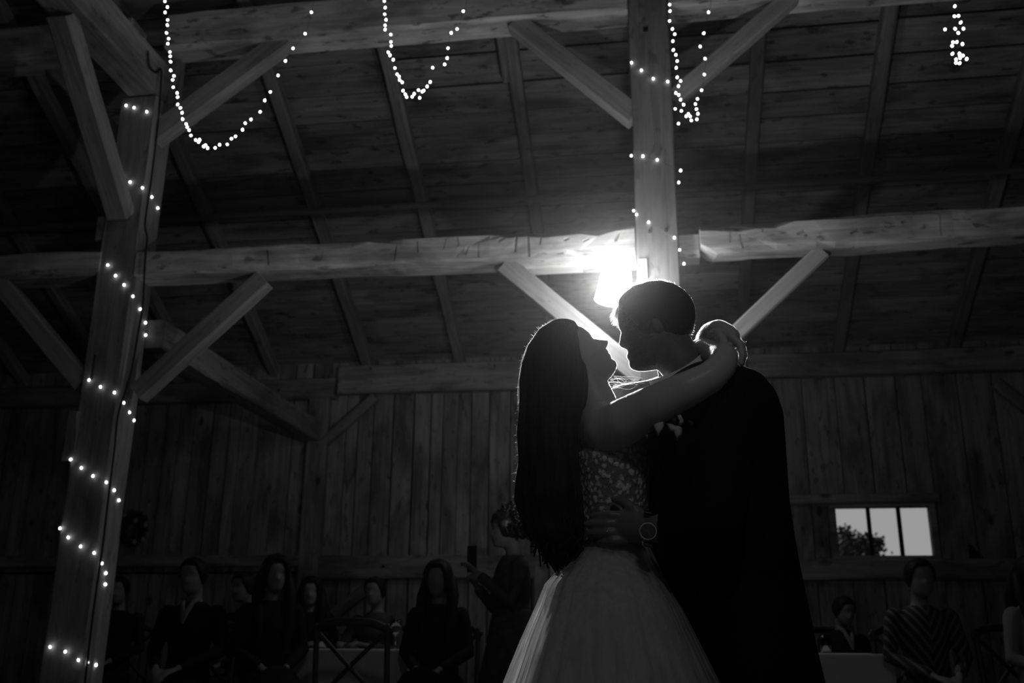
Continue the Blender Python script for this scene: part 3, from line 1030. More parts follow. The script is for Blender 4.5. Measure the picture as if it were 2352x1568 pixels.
def head_point(z, ph, h, nose=1.0, jaw=1.0, lip=0.0):
    """surface point of a head facing +x, chin at z=0, crown at z=1 (times h)."""
    f, b, w = lerp_table(FRONT, z), lerp_table(BACK, z), lerp_table(WID, z)
    if z < 0.3: w *= jaw
    ca, sa = math.cos(ph), math.sin(ph)
    xs_ = f if ca >= 0 else -b
    pw = 0.82
    x_ = xs_ * math.copysign(abs(ca) ** pw, ca)
    y_ = w * math.copysign(abs(sa) ** pw, sa)
    a = math.atan2(math.sin(ph), math.cos(ph))
    if ca > 0:
        x_ += nose * lerp_table(NOSE, z) * math.exp(-(a / (0.13 + 0.10 * max(0, (.42 - z)) / .1)) ** 2)
        ez = (z - .515) / .045
        for s_ in (-1, 1):
            d2 = ((a - s_ * .46) / .2) ** 2 + ez ** 2
            x_ -= .030 * math.exp(-d2)                                   # socket
            d3 = ((a - s_ * .46) / .13) ** 2 + ((z - .505) / .026) ** 2
            x_ += .020 * math.exp(-d3)                                   # closed lid
            x_ += .012 * math.exp(-(((a - s_ * .42) / .26) ** 2 + ((z - .575) / .025) ** 2))   # brow
        x_ -= lip * math.exp(-((z - .275) / .05) ** 2) * math.exp(-(a / .7) ** 2)
        if z < .3:                                                       # mouth corners fall back
            x_ -= .02 * min(1, abs(a) / .6) * math.exp(-((z - .228) / .05) ** 2)
    return Vector((x_ * h, y_ * h, z * h))


def add_head(bm, h, mtx, nose=1.0, jaw=1.0, ears=True, nz=46, nph=56, lip=0.0):
    rings = []
    for i in range(nz + 1):
        z = i / nz
        z = 0.5 - 0.5 * math.cos(PI * z) if False else z
        rings.append([bm.verts.new(mtx @ head_point(z, 2 * PI * k / nph, h, nose, jaw, lip)) for k in range(nph)])
    for a, b in zip(rings, rings[1:]):
        for k in range(nph):
            bm.faces.new((a[k], a[(k + 1) % nph], b[(k + 1) % nph], b[k]))
    bm.faces.new(list(reversed(rings[0]))); bm.faces.new(rings[-1])
    if ears:
        for s_ in (-1, 1):
            c = mtx @ Vector((-.03 * h, s_ * .325 * h, .46 * h))
            rot = mtx.to_3x3().normalized() @ Matrix.Rotation(s_ * R(18), 3, 'Z') @ Matrix.Rotation(R(-10), 3, 'Y')
            ellipsoid(bm, c, (.085 * h, .035 * h, .14 * h), 12, 8, rot)


def hair_cap(bm, h, mtx, off, hairline, nose=1.0, nz=34, nph=48, bumps=0.0, seed=0):
    """thick shell over the scalp: covers every (z, phi) for which hairline(phi) <= z."""
    rings_o = []
    for i in range(nz + 1):
        z = i / nz
        row = []
        for k in range(nph):
            ph = 2 * PI * k / nph
            a = abs(math.atan2(math.sin(ph), math.cos(ph)))
            zz = hairline(a) + (1 - hairline(a)) * z
            p = head_point(min(1, zz), ph, h, 0)
            c = Vector((-.02 * h, 0, .55 * h))
            d = (p - c).normalized()
            o_ = off * (min(1.0, 3.5 * z) ** .7) - .0015 * (1 - min(1, 6 * z))
            if bumps: o_ += bumps * noise.noise(p * 40 + Vector((seed, 0, 0)))
            row.append((mtx @ (p + d * o_), mtx @ (p - d * .008)))
        rings_o.append(row)
    vo = [[bm.verts.new(q[0]) for q in row] for row in rings_o]
    vi = [[bm.verts.new(q[1]) for q in row] for row in rings_o]
    for vs, fl in ((vo, False), (vi, True)):
        for a, b in zip(vs, vs[1:]):
            for k in range(nph):
                f = (a[k], a[(k + 1) % nph], b[(k + 1) % nph], b[k])
                bm.faces.new(f[::-1] if fl else f)
    for k in range(nph):
        bm.faces.new((vo[0][(k + 1) % nph], vo[0][k], vi[0][k], vi[0][(k + 1) % nph]))
    bm.faces.new(vo[-1]); bm.faces.new(list(reversed(vi[-1])))


def head_frame(chin, face_deg, tilt):
    """matrix for a head whose chin point is at CHIN; face_deg: heading of the face in the XY plane; tilt: look up (+) or down (-)."""
    return Matrix.Translation(chin) @ Matrix.Rotation(R(face_deg), 4, 'Z') @ Matrix.Rotation(-R(tilt), 4, 'Y')


def P(px, py, y=2.5):
    return at_y(px, py, y)


def strands(name, lines, rad, mat, parent):
    hc = bpy.data.hair_curves.new(name)
    hc.add_curves([len(ln) for ln in lines])
    pos, rr_ = [], []
    for ln in lines:
        n_ = len(ln)
        for i, p in enumerate(ln):
            pos.extend(p)
            rr_.append(rad * (1.0 - 0.75 * i / (n_ - 1)))
    hc.attributes['position'].data.foreach_set('vector', pos)
    at = hc.attributes.get('radius') or hc.attributes.new('radius', 'FLOAT', 'POINT')
    at.data.foreach_set('value', rr_)
    hc.materials.append(mat)
    o = bpy.data.objects.new(name, hc)
    C.objects.link(o)
    o.parent = parent
    o['kind'] = 'stuff'
    return o


def fuzz(o, keep, count, length, parent, seed):
    """the fine down on skin: very short pale hairs standing off the surface."""
    r_ = random.Random(seed)
    me = o.data
    polys = [p for p in me.polygons if keep(p.center)]
    lines = []
    for _ in range(count):
        p = r_.choice(polys)
        n = p.normal
        d = (n + Vector((r_.gauss(0, .5), r_.gauss(0, .5), r_.gauss(-.2, .5)))).normalized()
        L_ = length * r_.uniform(.5, 1.2)
        vs = p.vertices
        w = [-math.log(r_.random() + 1e-9) for _k in vs]
        c = sum((me.vertices[i].co * q for i, q in zip(vs, w)), Vector()) / sum(w)
        lines.append([c - n * .0003, c + d * L_ * .5, c + d * L_ + Vector((0, 0, -.15 * L_))])
    adopt(strands('skin_down', lines, .00009, M['down'], None), o)


def px_rings(tab):
    """(py, px left, px right, y centre, half depth) -> loft rings"""
    out = []
    for py, l, r_, yc, hy in tab:
        a, b = P(l, py, yc), P(r_, py, yc)
        out.append((a.x, b.x, yc, hy, (a.z + b.z) / 2))
    return out


# ------------------------------------------------------------------ the bride
bride = empty('person', (P(1400, 1260).x, 2.5, 0))
tag(bride, 'bride with long dark hair in beaded strapless tulle gown, face tipped up, embracing the groom', 'person')


def bobj(name, bm, mat, smooth=False):
    o = from_bm(name, bm, mat, None, smooth)
    return o


def adopt(o, root):
    bpy.context.view_layer.update()
    o.parent = root
    o.matrix_parent_inverse = root.matrix_world.inverted()
    return o


HB = 0.203
bt = head_frame(Vector((0, 0, 0)), 0, 42)
chin_local = bt @ Vector((.40 * HB, 0, .03 * HB))
bt = Matrix.Translation(P(1421, 838) - chin_local) @ bt
bm = bmesh.new()
add_head(bm, HB, bt, 1.0, 0.92, True, 60, 64)
# neck
nk0 = bt @ Vector((-.05 * HB, 0, .22 * HB))
tube(bm, [nk0, (nk0 + P(1372, 915, 2.5)) / 2, P(1372, 925, 2.5), P(1378, 985, 2.5)], [.052, .050, .052, .062], 16)
# torso
loft(bm, px_rings([(935, 1352, 1402, 2.5, .07), (955, 1335, 1428, 2.5, .135), (985, 1330, 1452, 2.5, .165), (1040, 1332, 1480, 2.5, .15), (1100, 1336, 1488, 2.5, .135),
                   (1170, 1342, 1482, 2.5, .125), (1235, 1342, 1480, 2.5, .122), (1300, 1322, 1500, 2.5, .15), (1380, 1300, 1515, 2.5, .165), (1440, 1310, 1505, 2.5, .16)]), 28)
# far shoulder and arm (her left), lit along the top, round behind the groom's neck to the hand on her other arm
tube(bm, [P(1392, 945, 2.62), P(1440, 918, 2.68), P(1500, 905, 2.72), P(1560, 880, 2.76), P(1600, 850, 2.77)], [.054, .046, .043, .040, .038], 14)
tube(bm, [P(1600, 850, 2.77), P(1618, 815, 2.70), P(1620, 775, 2.60)], [.037, .034, .026], 14)
# her right arm, near the camera, laid over his shoulder
tube(bm, [P(1394, 992, 2.37), P(1440, 965, 2.31), P(1500, 932, 2.27), P(1580, 893, 2.25), P(1632, 866, 2.25), P(1658, 840, 2.26), P(1664, 822, 2.27)], [.060, .056, .049, .043, .038, .035, .033], 16)
tube(bm, [P(1664, 824, 2.27), P(1655, 812, 2.36), P(1630, 803, 2.47), P(1600, 800, 2.56)], [.034, .033, .029, .025], 14)
# right hand, hidden behind the groom's neck: palm and fingers on his far shoulder
rw = P(1600, 800, 2.56)
tube(bm, [rw, rw + Vector((-.03, .05, 0)), rw + Vector((-.045, .075, -.005))], [.026, .03, .028], 12, ((0, 0, 1), .5))
for i in range(4):
    b0 = rw + Vector((-.045 + .0, .08, .022 - .016 * i))
    tube(bm, [b0, b0 + Vector((-.022, .025, -.004)), b0 + Vector((-.045, .035, -.012)), b0 + Vector((-.06, .038, -.022))], [.008, .0075, .007, .006], 8)
tube(bm, [rw + Vector((-.01, .03, .02)), rw + Vector((-.02, .05, .045)), rw + Vector((-.035, .065, .055))], [.010, .009, .007], 8)
# left hand draped over the right elbow: back of hand arched, fingers hanging down beyond it, thumb inside
pts_k = [P(1620, 778, 2.60), P(1630, 764, 2.52), P(1650, 760, 2.45), P(1672, 770, 2.40)]
tube(bm, pts_k, [.026, .027, .029, .027], 14, ((0, 1, 0.4), .95))
tube(bm, [P(1632, 762, 2.50), P(1655, 757, 2.43), P(1682, 772, 2.37)], [.023, .024, .020], 12)
tube(bm, [P(1640, 772, 2.50), P(1662, 770, 2.45), P(1684, 783, 2.40)], [.022, .024, .020], 12)
for i, (yo, ln) in enumerate(((2.345, .96), (2.368, 1.06), (2.391, 1.0), (2.413, .86))):
    k = i * 1.5
    kn = P(1682 + k, 775 + k, yo)
    m1 = P(1699 + k, 792 + 4 * (ln - 1) * 10 + k, yo - .006)
    m2 = P(1705 + k, 792 + 24 * ln + k, yo - .010)
    tp = P(1702 + k * .6, 792 + 44 * ln, yo - .008)
    tube(bm, [kn, m1, m2, tp], [.0105, .0095, .0085, .007], 10)
tube(bm, [P(1636, 768, 2.46), P(1650, 766, 2.37), P(1660, 780, 2.295), P(1668, 797, 2.265)], [.015, .0135, .0115, .009], 10)
# legs, under the gown
for s_ in (-1, 1):
    xl = P(1400, 1430, 2.5).x
    tube(bm, [(xl, 2.5 + s_ * .075, .86), (xl + .01, 2.5 + s_ * .075, .48), (xl - .015, 2.5 + s_ * .07, .12)], [.082, .055, .036], 14)
    tube(bm, [(xl - .015, 2.5 + s_ * .07, .10), (xl + .05, 2.5 + s_ * .07, .075), (xl + .12, 2.5 + s_ * .07, .035)], [.034, .032, .026], 12, ((0, 0, 1), .8))
body = bobj('body', bm, M['skin'])
fuse(body, 0.0034, 2, 0.5)
hand_c = P(1672, 785, 2.40)
relax(body, lambda c: c.z < P(1400, 872).z and (c - hand_c).length > .13 or (c.x > P(1440, 800).x and (c - hand_c).length > .13), 30)
adopt(body, bride)
fuzz(body, lambda c: c.z > P(1400, 1050).z, 110000, .0026, bride, 41)
# heels
for s_ in (-1, 1):
    bm = bmesh.new()
    xl = P(1400, 1430, 2.5).x
    tube(bm, [(xl - .03, 2.5 + s_ * .07, .075), (xl + .05, 2.5 + s_ * .07, .055), (xl + .13, 2.5 + s_ * .07, .028)], [.036, .036, .028], 12, ((0, 0, 1), .7))
    tube(bm, [(xl - .04, 2.5 + s_ * .07, .06), (xl - .042, 2.5 + s_ * .07, .005)], [.018, .006], 8)
    adopt(bobj('shoe', bm, M['shirt'], True), bride)

# bodice
bod = px_rings([(1022, 1380, 1492, 2.5, .145), (1034, 1328, 1494, 2.5, .158), (1052, 1326, 1496, 2.5, .160), (1100, 1328, 1498, 2.5, .148), (1170, 1333, 1492, 2.5, .136), (1235, 1334, 1488, 2.5, .132), (1266, 1326, 1496, 2.5, .142)])
bod = bod[1:]
bm = bmesh.new()
vs = loft(bm, bod, 56, False, power=.95)
for k, v in enumerate(vs[0]):
    a = 2 * PI * k / 56
    v.co.z += .026 * math.cos(a) + .004 * math.sin(9 * a)        # sweetheart dip, lower at her back
bd = adopt(bobj('bodice', bm, M['lace'], True), bride)
sol = bd.modifiers.new('thick', 'SOLIDIFY'); sol.thickness = 0.004; sol.offset = 0
br = random.Random(9)
bm = bmesh.new()
for _ in range(2600):
    t = br.random() * (len(bod) - 1)
    i = min(int(t), len(bod) - 2); f = t - i
    r0, r1 = bod[i], bod[i + 1]
    x0, x1, hy, z = (r0[j] + (r1[j] - r0[j]) * f for j in (0, 1, 3, 4))
    a = br.uniform(PI, 2 * PI) if br.random() < .85 else br.uniform(0, PI)
    c = Vector(((x0 + x1) / 2 + (x1 - x0) / 2 * math.cos(a) * 1.012, 2.5 + hy * math.sin(a) * 1.012, z))
    if noise.noise(c * 38) < 0.0: continue
    r_ = br.uniform(.0008, .0019)
    vv = [bm.verts.new(c + Vector(q) * r_) for q in ((1, 0, 0), (-1, 0, 0), (0, 1, 0), (0, -1, 0), (0, 0, 1.6), (0, 0, -1.6))]
    for f_ in ((0, 2, 4), (2, 1, 4), (1, 3, 4), (3, 0, 4), (2, 0, 5), (1, 2, 5), (3, 1, 5), (0, 3, 5)):
        bm.faces.new([vv[q] for q in f_])
bo = bobj('bead', bm, M['metal']); bo['kind'] = 'stuff'; adopt(bo, bd)

# gown: lining and two tulle layers
def skirt_tab(grow):
    tab = [(1258, 1326, 1494, .135), (1285, 1302, 1506, .16), (1315, 1284, 1520, .185), (1345, 1260, 1535, .205), (1400, 1242, 1565, .235), (1470, 1212, 1600, .265), (1568, 1174, 1650, .30)]
    out = []
    for py, l, r_, hy in tab:
        a, b = P(l, py), P(r_, py)
        cx, hx = (a.x + b.x) / 2, (b.x - a.x) / 2
        out.append([cx - hx * grow, cx + hx * grow, 2.49 - .09 * min(1, max(0, (py - 1258) / 150)), hy * grow, (a.z + b.z) / 2])
    z, (x0, x1, yc, hy, _) = out[-1][4], out[-1]
    for zz in (.62, .5, .36, .2, .02):
        t = (z - zz) / z
        out.append([x0 - .22 * t * grow, x1 + .10 * t * grow, yc, hy + .16 * t, zz])
    return out


def dense(tab, sub=4):
    out = []
    for a, b in zip(tab, tab[1:]):
        for k in range(sub):
            out.append([p + (q - p) * k / sub for p, q in zip(a, b)])
    return out + [tab[-1]]


def folds(seed, amp, n_r):
    r_ = random.Random(seed)
    comps = [(r_.choice((9, 13, 17, 21, 26, 33)), r_.uniform(0, 6.28), r_.uniform(.4, 1)) for _ in range(6)]
    def f(i, a):
        t = min(1, i / (n_r * .5))
        v = sum(w * math.sin(n_ * a + p + .15 * math.sin(i * .06 + p)) for n_, p, w in comps) / 3
        return 1 + amp * (0.35 + .65 * t) * (v - .6 * abs(v) ** .5)
    return f


for nm, grow, amp, mat, sd in (('skirt_lining', .80, .05, M['lining'], 1), ('tulle_layer', .90, .06, M['tulle'], 2), ('tulle_layer', 1.0, .05, M['tulle'], 3)):
    tb = dense(skirt_tab(grow), 5)
    bm = bmesh.new()
    loft(bm, tb, 220, False, folds(sd, amp, len(tb)))
    adopt(bobj(nm, bm, mat, True), bride)

# hair: a long wavy fall, darker mass plus loose strands
HT = [(738, 1290, 1316, 2.5, .02), (746, 1262, 1326, 2.5, .055), (765, 1236, 1339, 2.5, .082), (800, 1212, 1350, 2.5, .096), (840, 1200, 1358, 2.5, .100), (880, 1195, 1358, 2.49, .102), (920, 1195, 1352, 2.48, .104),
      (960, 1194, 1342, 2.46, .110), (1000, 1191, 1336, 2.45, .115), (1050, 1193, 1336, 2.44, .118), (1100, 1188, 1338, 2.44, .116), (1150, 1186, 1340, 2.43, .110), (1190, 1198, 1342, 2.43, .10), (1230, 1216, 1340, 2.42, .09),
      (1262, 1240, 1335, 2.42, .075), (1290, 1266, 1328, 2.42, .055), (1312, 1290, 1316, 2.42, .03)]
HR = dense(px_rings(HT), 4)


def lock_fold(i, a):
    t = i / len(HR)
    w = max(0.0, min(1.0, (t - .18) / .3))
    return 1 + w * (.035 * math.sin(7 * a + i * .18) + .03 * math.sin(13 * a - i * .27) + .02 * math.sin(23 * a + i * .1))


bm = bmesh.new()
loft(bm, HR, 72, True, lock_fold)
# curled ends
hrn = random.Random(21)
for k in range(150):
    px0 = hrn.uniform(1205, 1335); yy = 2.42 + hrn.uniform(-.08, .06)
    py0 = 1130 + hrn.uniform(0, 60) + (px0 - 1205) * .6
    pts_ = []
    amp = hrn.uniform(6, 14); ph0 = hrn.uniform(0, 6.28)
    for q in range(12):
        pts_.append(P(px0 + q * hrn.uniform(1.5, 3.0) * (1 if px0 < 1290 else -.4) + amp * math.sin(ph0 + q * .75), py0 + q * hrn.uniform(7, 9.5), yy + .008 * math.cos(ph0 + q * .75)))
    pts_ = [p for p in pts_]
    tube(bm, pts_, [.0042 * (1 - .8 * abs(q / 11 - .25)) + .0005 for q in range(12)], 5)
hair = bobj('hair', bm, M['hair'], True)
adopt(hair, bride)
lines = []
def hair_surface(t, a, k=1.01):
    i = min(int(t * (len(HR) - 1)), len(HR) - 2); f = t * (len(HR) - 1) - i
    x0, x1, yc, hy, z = (HR[i][j] + (HR[i + 1][j] - HR[i][j]) * f for j in range(5))
    return Vector(((x0 + x1) / 2 + (x1 - x0) / 2 * math.cos(a) * k, yc + hy * math.sin(a) * k, z))
for _ in range(900):                    # combed strands lying just off the mass, some lifting away
    t0 = hrn.uniform(.06, .8); a0 = hrn.uniform(0, 2 * PI)
    lift = hrn.choice((.0, .0, .01, .02, .05)) 
    ln = []
    for q in range(9):
        t = min(.985, t0 + q * .02)
        p = hair_surface(t, a0 + .05 * math.sin(q * .8 + a0 * 5), 1.02 + lift * q / 8)
        ln.append(p)
    lines.append(ln)
for _ in range(1100):                    # short flyaways standing out along the back and crown
    t0 = hrn.uniform(.03, .72); a0 = PI + hrn.gauss(0, .5)
    p = hair_surface(t0, a0, .99)
    d = Vector((math.cos(a0), math.sin(a0) * .6, hrn.uniform(-1.0, 1.2) if t0 > .2 else 1.0)).normalized()
    L_ = hrn.choice((1, 1, 1, 2)) * hrn.uniform(.003, .008)
    ln = [p + d * L_ * q / 3 + Vector((0, 0, -.25 * L_ * (q / 3) ** 2)) for q in range(4)]
    lines.append(ln)
for _ in range(26):                     # wisps under the chin
    a0 = P(hrn.uniform(1398, 1412), hrn.uniform(862, 892), 2.5 + hrn.uniform(-.03, .05))
    b0 = P(hrn.uniform(1430, 1480), hrn.uniform(866, 884), 2.5 + hrn.uniform(-.03, .05))
    c0 = (a0 + b0) / 2 + Vector((hrn.uniform(-.01, .01), 0, hrn.uniform(-.014, .012)))
    lines.append(spline_pts([a0, c0, b0], 4))
adopt(strands('loose_hair', lines, .00016, M['hair_fine'], None), hair)
# engagement ring
p = P(1706, 790, 2.385)
bm = bmesh.new(); ellipsoid(bm, p + Vector((.010, -.004, .004)), (.0028, .0028, .0028), 8, 5)
for q in range(10):
    a = 2 * PI * q / 10; b = 2 * PI * (q + 1) / 10
    tube(bm, [p + Vector((.010 * math.cos(a), .010 * math.sin(a), -.004 * math.cos(a))), p + Vector((.010 * math.cos(b), .010 * math.sin(b), -.004 * math.cos(b)))], .0010, 5)
o = adopt(bobj('ring', bm, M['metal'], True), bride)

# ------------------------------------------------------------------ the groom
groom = empty('person', (P(1660, 1300).x, 2.52, 0))
tag(groom, 'groom with short hair in black suit, head bowed to the bride, hand on her waist', 'person')
HG = 0.222
gl = lambda a: .80 if a < .55 else (.80 - (a - .55) / .35 * .22 if a < .9 else (.58 - (a - .9) / .3 * .22 if a < 1.2 else (.36 if a < 1.5 else max(.16, .36 - (a - 1.5) * .22))))
gt = head_frame(Vector((0, 0, 0)), 180, -11)
chl = gt @ Vector((.40 * HG, 0, .05 * HG))
gt = Matrix.Translation(P(1448, 846) - chl) @ gt
bm = bmesh.new()
add_head(bm, HG, gt, .46, 1.08, True, 60, 64, .055)
n0 = gt @ Vector((-.10 * HG, 0, .25 * HG))
tube(bm, [n0, P(1568, 842, 2.5), P(1612, 890, 2.52), P(1640, 940, 2.52)], [.062, .056, .058, .070], 18)
loft(bm, px_rings([(905, 1575, 1700, 2.52, .11), (940, 1545, 1735, 2.52, .15), (1000, 1530, 1760, 2.52, .15), (1100, 1525, 1770, 2.52, .14), (1200, 1540, 1775, 2.54, .12), (1300, 1580, 1800, 2.56, .12), (1420, 1620, 1825, 2.56, .13)]), 28)
# near arm down to the hand on her waist
sh, el, wr = P(1668, 955, 2.38), P(1648, 1190, 2.24), P(1500, 1216, 2.285)
tube(bm, [sh, (sh + el) / 2, el, (el + wr) / 2, wr], [.056, .05, .045, .040, .030], 14)
tube(bm, [wr, P(1470, 1208, 2.30), P(1445, 1205, 2.315), P(1425, 1203, 2.325)], [.029, .031, .034, .030], 14, ((0, 1, 0), .5))
tube(bm, [P(1470, 1195, 2.31), P(1430, 1190, 2.325)], [.024, .022], 12, ((0, 1, 0), .5))
tube(bm, [P(1470, 1222, 2.31), P(1430, 1226, 2.325)], [.022, .021], 12, ((0, 1, 0), .5))
for i, (pk, ln) in enumerate((((1428, 1184), 66), ((1424, 1202), 76), ((1424, 1221), 72), ((1430, 1239), 56))):
    yk = 2.322
    tube(bm, [P(pk[0] + 6, pk[1], yk), P(pk[0] - ln * .4, pk[1] - 1 + i, yk - .006), P(pk[0] - ln * .75, pk[1] + i, yk + .006), P(pk[0] - ln, pk[1] + 1 + i, yk + .022)], [.0125, .0112, .0102, .0085], 10)
tube(bm, [P(1475, 1190, 2.315), P(1455, 1168, 2.315), P(1432, 1152, 2.325), P(1412, 1146, 2.335)], [.018, .0145, .012, .0095], 10)
# far arm round her back: mostly hidden
sh2, el2, wr2 = P(1650, 960, 2.72), P(1560, 1140, 2.84), P(1440, 1170, 2.72)
tube(bm, [sh2, el2, wr2], [.054, .044, .03], 12)
tube(bm, [wr2, P(1410, 1172, 2.69)], [.03, .032], 12, ((0, 1, 0), .5))
for i in range(4):
    b0 = P(1405, 1155 + 17 * i, 2.685)
    tube(bm, [b0, b0 + Vector((-.035, -.008, 0)), b0 + Vector((-.06, -.025, 0)), b0 + Vector((-.075, -.04, -.002))], [.011, .0105, .0095, .008], 8)
b0 = P(1430, 1160, 2.69); tube(bm, [b0, b0 + Vector((-.03, -.01, .035)), b0 + Vector((-.055, -.02, .045))], [.014, .012, .009], 8)
xg = P(1720, 1420, 2.52).x
for s_ in (-1, 1):
    tube(bm, [(xg, 2.52 + s_ * .09, .84), (xg - .01, 2.52 + s_ * .10, .48), (xg + .02, 2.52 + s_ * .10, .1)], [.085, .06, .042], 14)
    tube(bm, [(xg + .03, 2.52 + s_ * .10, .06), (xg - .1, 2.52 + s_ * .11, .04)], [.04, .035], 12)
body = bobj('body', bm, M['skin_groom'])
fuse(body, 0.0034, 2, 0.5)
relax(body, lambda c: c.x > P(1500, 800).x and c.z < P(1500, 785).z, 30)
adopt(body, groom)
gti = gt.inverted()


def bare(c):
    q = gti @ c
    a = abs(math.atan2(q.y, q.x + .02 * HG))
    return c.z > P(1500, 880).z and q.z / HG < gl(a) - .05 and a < 1.7


fuzz(body, bare, 40000, .0022, groom, 42)

bm = bmesh.new()
hair_cap(bm, HG, gt, .013, gl, 0, 30, 60, .002, 4)
hg = adopt(bobj('hair', bm, M['hair'], True), groom)
lines = []
gr_ = random.Random(31)
for _ in range(3000):
    ph = gr_.uniform(0, 2 * PI); a = abs(math.atan2(math.sin(ph), math.cos(ph)))
    lo_ = gl(a) - .015
    z = lo_ + (1 - lo_) * gr_.random() ** (.7 if gr_.random() < .6 else 2.5)
    p = head_point(min(z, .995), ph, HG, 0)
    c = Vector((-.02 * HG, 0, .5 * HG))
    d = (p - c).normalized()
    p0 = p + d * .010
    fwd = Vector((1, 0, .2)) if z > .8 else Vector((-.3, 0, -1))
    L_ = gr_.uniform(.005, .011) if z > .86 else gr_.uniform(.002, .005)
    lines.append([gt @ (p0 + d * L_ * q / 2 + fwd * L_ * .5 * (q / 2) ** 2) for q in range(3)])
for _ in range(420):                     # tousled quiff over the forehead
    ph = gr_.gauss(0, .35)
    z = gr_.uniform(.72, .88)
    p = head_point(z, ph, HG, 0) + Vector((.004, 0, .002))
    L_ = gr_.uniform(.012, .026)
    d = Vector((gr_.uniform(.2, .8), gr_.uniform(-.5, .5), gr_.uniform(-.9, .1))).normalized()
    lines.append([gt @ (p + d * L_ * q / 3 + Vector((0, 0, -.4 * L_ * (q / 3) ** 2))) for q in range(4)])
adopt(strands('loose_hair', lines, .00035, M['hair_short'], None), hg)

# suit: jacket with sleeves, trousers, collar, cuff
bm = bmesh.new()
JT = [(848, 1578, 1688, 2.52, .09), (868, 1550, 1722, 2.52, .15), (890, 1524, 1756, 2.52, .205), (922, 1506, 1781, 2.52, .235), (965, 1484, 1797, 2.52, .235), (1050, 1478, 1804, 2.52, .205), (1150, 1484, 1811, 2.53, .185),
      (1230, 1484, 1823, 2.53, .178), (1290, 1494, 1833, 2.55, .195), (1335, 1490, 1842, 2.57, .205), (1400, 1505, 1856, 2.58, .205), (1480, 1525, 1872, 2.59, .20), (1568, 1550, 1893, 2.59, .20), (1592, 1556, 1898, 2.59, .20)]
loft(bm, dense(px_rings(JT), 3), 48, power=.85)
tube(bm, [P(1672, 935, 2.36), (sh + el) / 2, el], [.078, .070, .062], 16)
tube(bm, [el, (el + wr) / 2, P(1542, 1212, 2.275)], [.062, .054, .045], 16)
tube(bm, [P(1650, 945, 2.68), el2, P(1470, 1166, 2.74)], [.075, .058, .044], 14)
jk = bobj('jacket', bm, M['suit'])
fuse(jk, 0.006, 4, 0.5)
adopt(jk, groom)
bm = bmesh.new()
for s_ in (-1, 1):
    tube(bm, [(xg, 2.52 + s_ * .085, .88), (xg, 2.52 + s_ * .09, .75), (xg - .01, 2.52 + s_ * .10, .48), (xg + .01, 2.52 + s_ * .10, .12), (xg + .01, 2.52 + s_ * .10, .06)], [.095, .095, .08, .075, .075], 18)
adopt(fuse(bobj('trousers', bm, M['suit']), .008, 3), groom)
for s_ in (-1, 1):
    bm = bmesh.new()
    tube(bm, [(xg + .05, 2.52 + s_ * .10, .045), (xg - .05, 2.52 + s_ * .11, .045), (xg - .17, 2.52 + s_ * .115, .035)], [.045, .048, .036], 14, ((0, 0, 1), .8))
    adopt(bobj('shoe', bm, M['sole'], True), groom)
# collar: a white band standing round the neck, tilted with it
bm = bmesh.new()
cc = P(1556, 838, 2.515)
ux = (P(1624, 798, 2.515) - P(1486, 878, 2.515)).normalized()
ax = Vector((-ux.z, 0, ux.x)).normalized()
nn = 40
rings = []
for (rr_, hh_) in ((.088, -.050), (.084, -.02), (.078, .0), (.073, .0), (.080, -.045)):
    rings.append([bm.verts.new(cc + ax * (hh_ - .030 * abs(math.sin(2 * PI * k / nn)) ** 1.5) + (ux * math.cos(2 * PI * k / nn) * 1.10 + Vector((0, 1, 0)) * math.sin(2 * PI * k / nn)) * rr_) for k in range(nn)])
for a, b in zip(rings, rings[1:] + rings[:1]):
    for k in range(nn):
        bm.faces.new((a[k], b[k], b[(k + 1) % nn], a[(k + 1) % nn]))
bmesh.ops.recalc_face_normals(bm, faces=bm.faces)
adopt(bobj('shirt_collar', bm, M['shirt'], True), groom)
bm = bmesh.new(); tube(bm, [P(1546, 1211, 2.276), P(1538, 1212, 2.277)], [.041, .040], 16)
adopt(bobj('shirt_cuff', bm, M['shirt'], True), groom)
# lapel edge
bm = bmesh.new()
tube(bm, [P(1560, 880, 2.33), P(1528, 930, 2.30), P(1512, 1010, 2.325), P(1508, 1110, 2.36)], [.010, .016, .014, .006], 8, ((0, 1, 0), .35))
adopt(bobj('lapel', bm, M['suit'], True), jk)
# wristwatch
wp = P(1488, 1221, 2.246)
wa = (P(1500, 1216, 2.25) - P(1470, 1208, 2.26)).normalized()
bm = bmesh.new()
zax = Vector((.10, -1, .12)).normalized()
ux = (wa - zax * wa.dot(zax)).normalized(); uy = zax.cross(ux)
def disc(bm, c, r0, h0, n_=28):
    lo_ = [bm.verts.new(c + (ux * math.cos(2 * PI * k / n_) + uy * math.sin(2 * PI * k / n_)) * r0) for k in range(n_)]
    hi_ = [bm.verts.new(c + zax * h0 + (ux * math.cos(2 * PI * k / n_) + uy * math.sin(2 * PI * k / n_)) * r0 * .96) for k in range(n_)]
    for k in range(n_): bm.faces.new((lo_[k], lo_[(k + 1) % n_], hi_[(k + 1) % n_], hi_[k]))
    bm.faces.new(list(reversed(lo_))); bm.faces.new(hi_)
watch = empty('wristwatch', wp)
tag(watch, 'round steel wristwatch with dark dial on the groom\'s wrist', 'watch')
disc(bm, wp, .0205, .007)
wcase = adopt(bobj('case', bm, M['metal']), watch)
bm = bmesh.new(); disc(bm, wp + zax * .0065, .0178, .0012)
adopt(bobj('dial', bm, M['dial']), wcase)
bm = bmesh.new(); tube(bm, [wp + zax * .0082, wp + zax * .0082 + Vector((.006, 0, -.0125))], .0006, 6); tube(bm, [wp + zax * .0082, wp + zax * .0082 + Vector((-.007, 0, .003))], .0006, 6)
adopt(bobj('hand', bm, M['metal']), wcase)
bm = bmesh.new()
wc = P(1489, 1214, 2.284)
prev = None
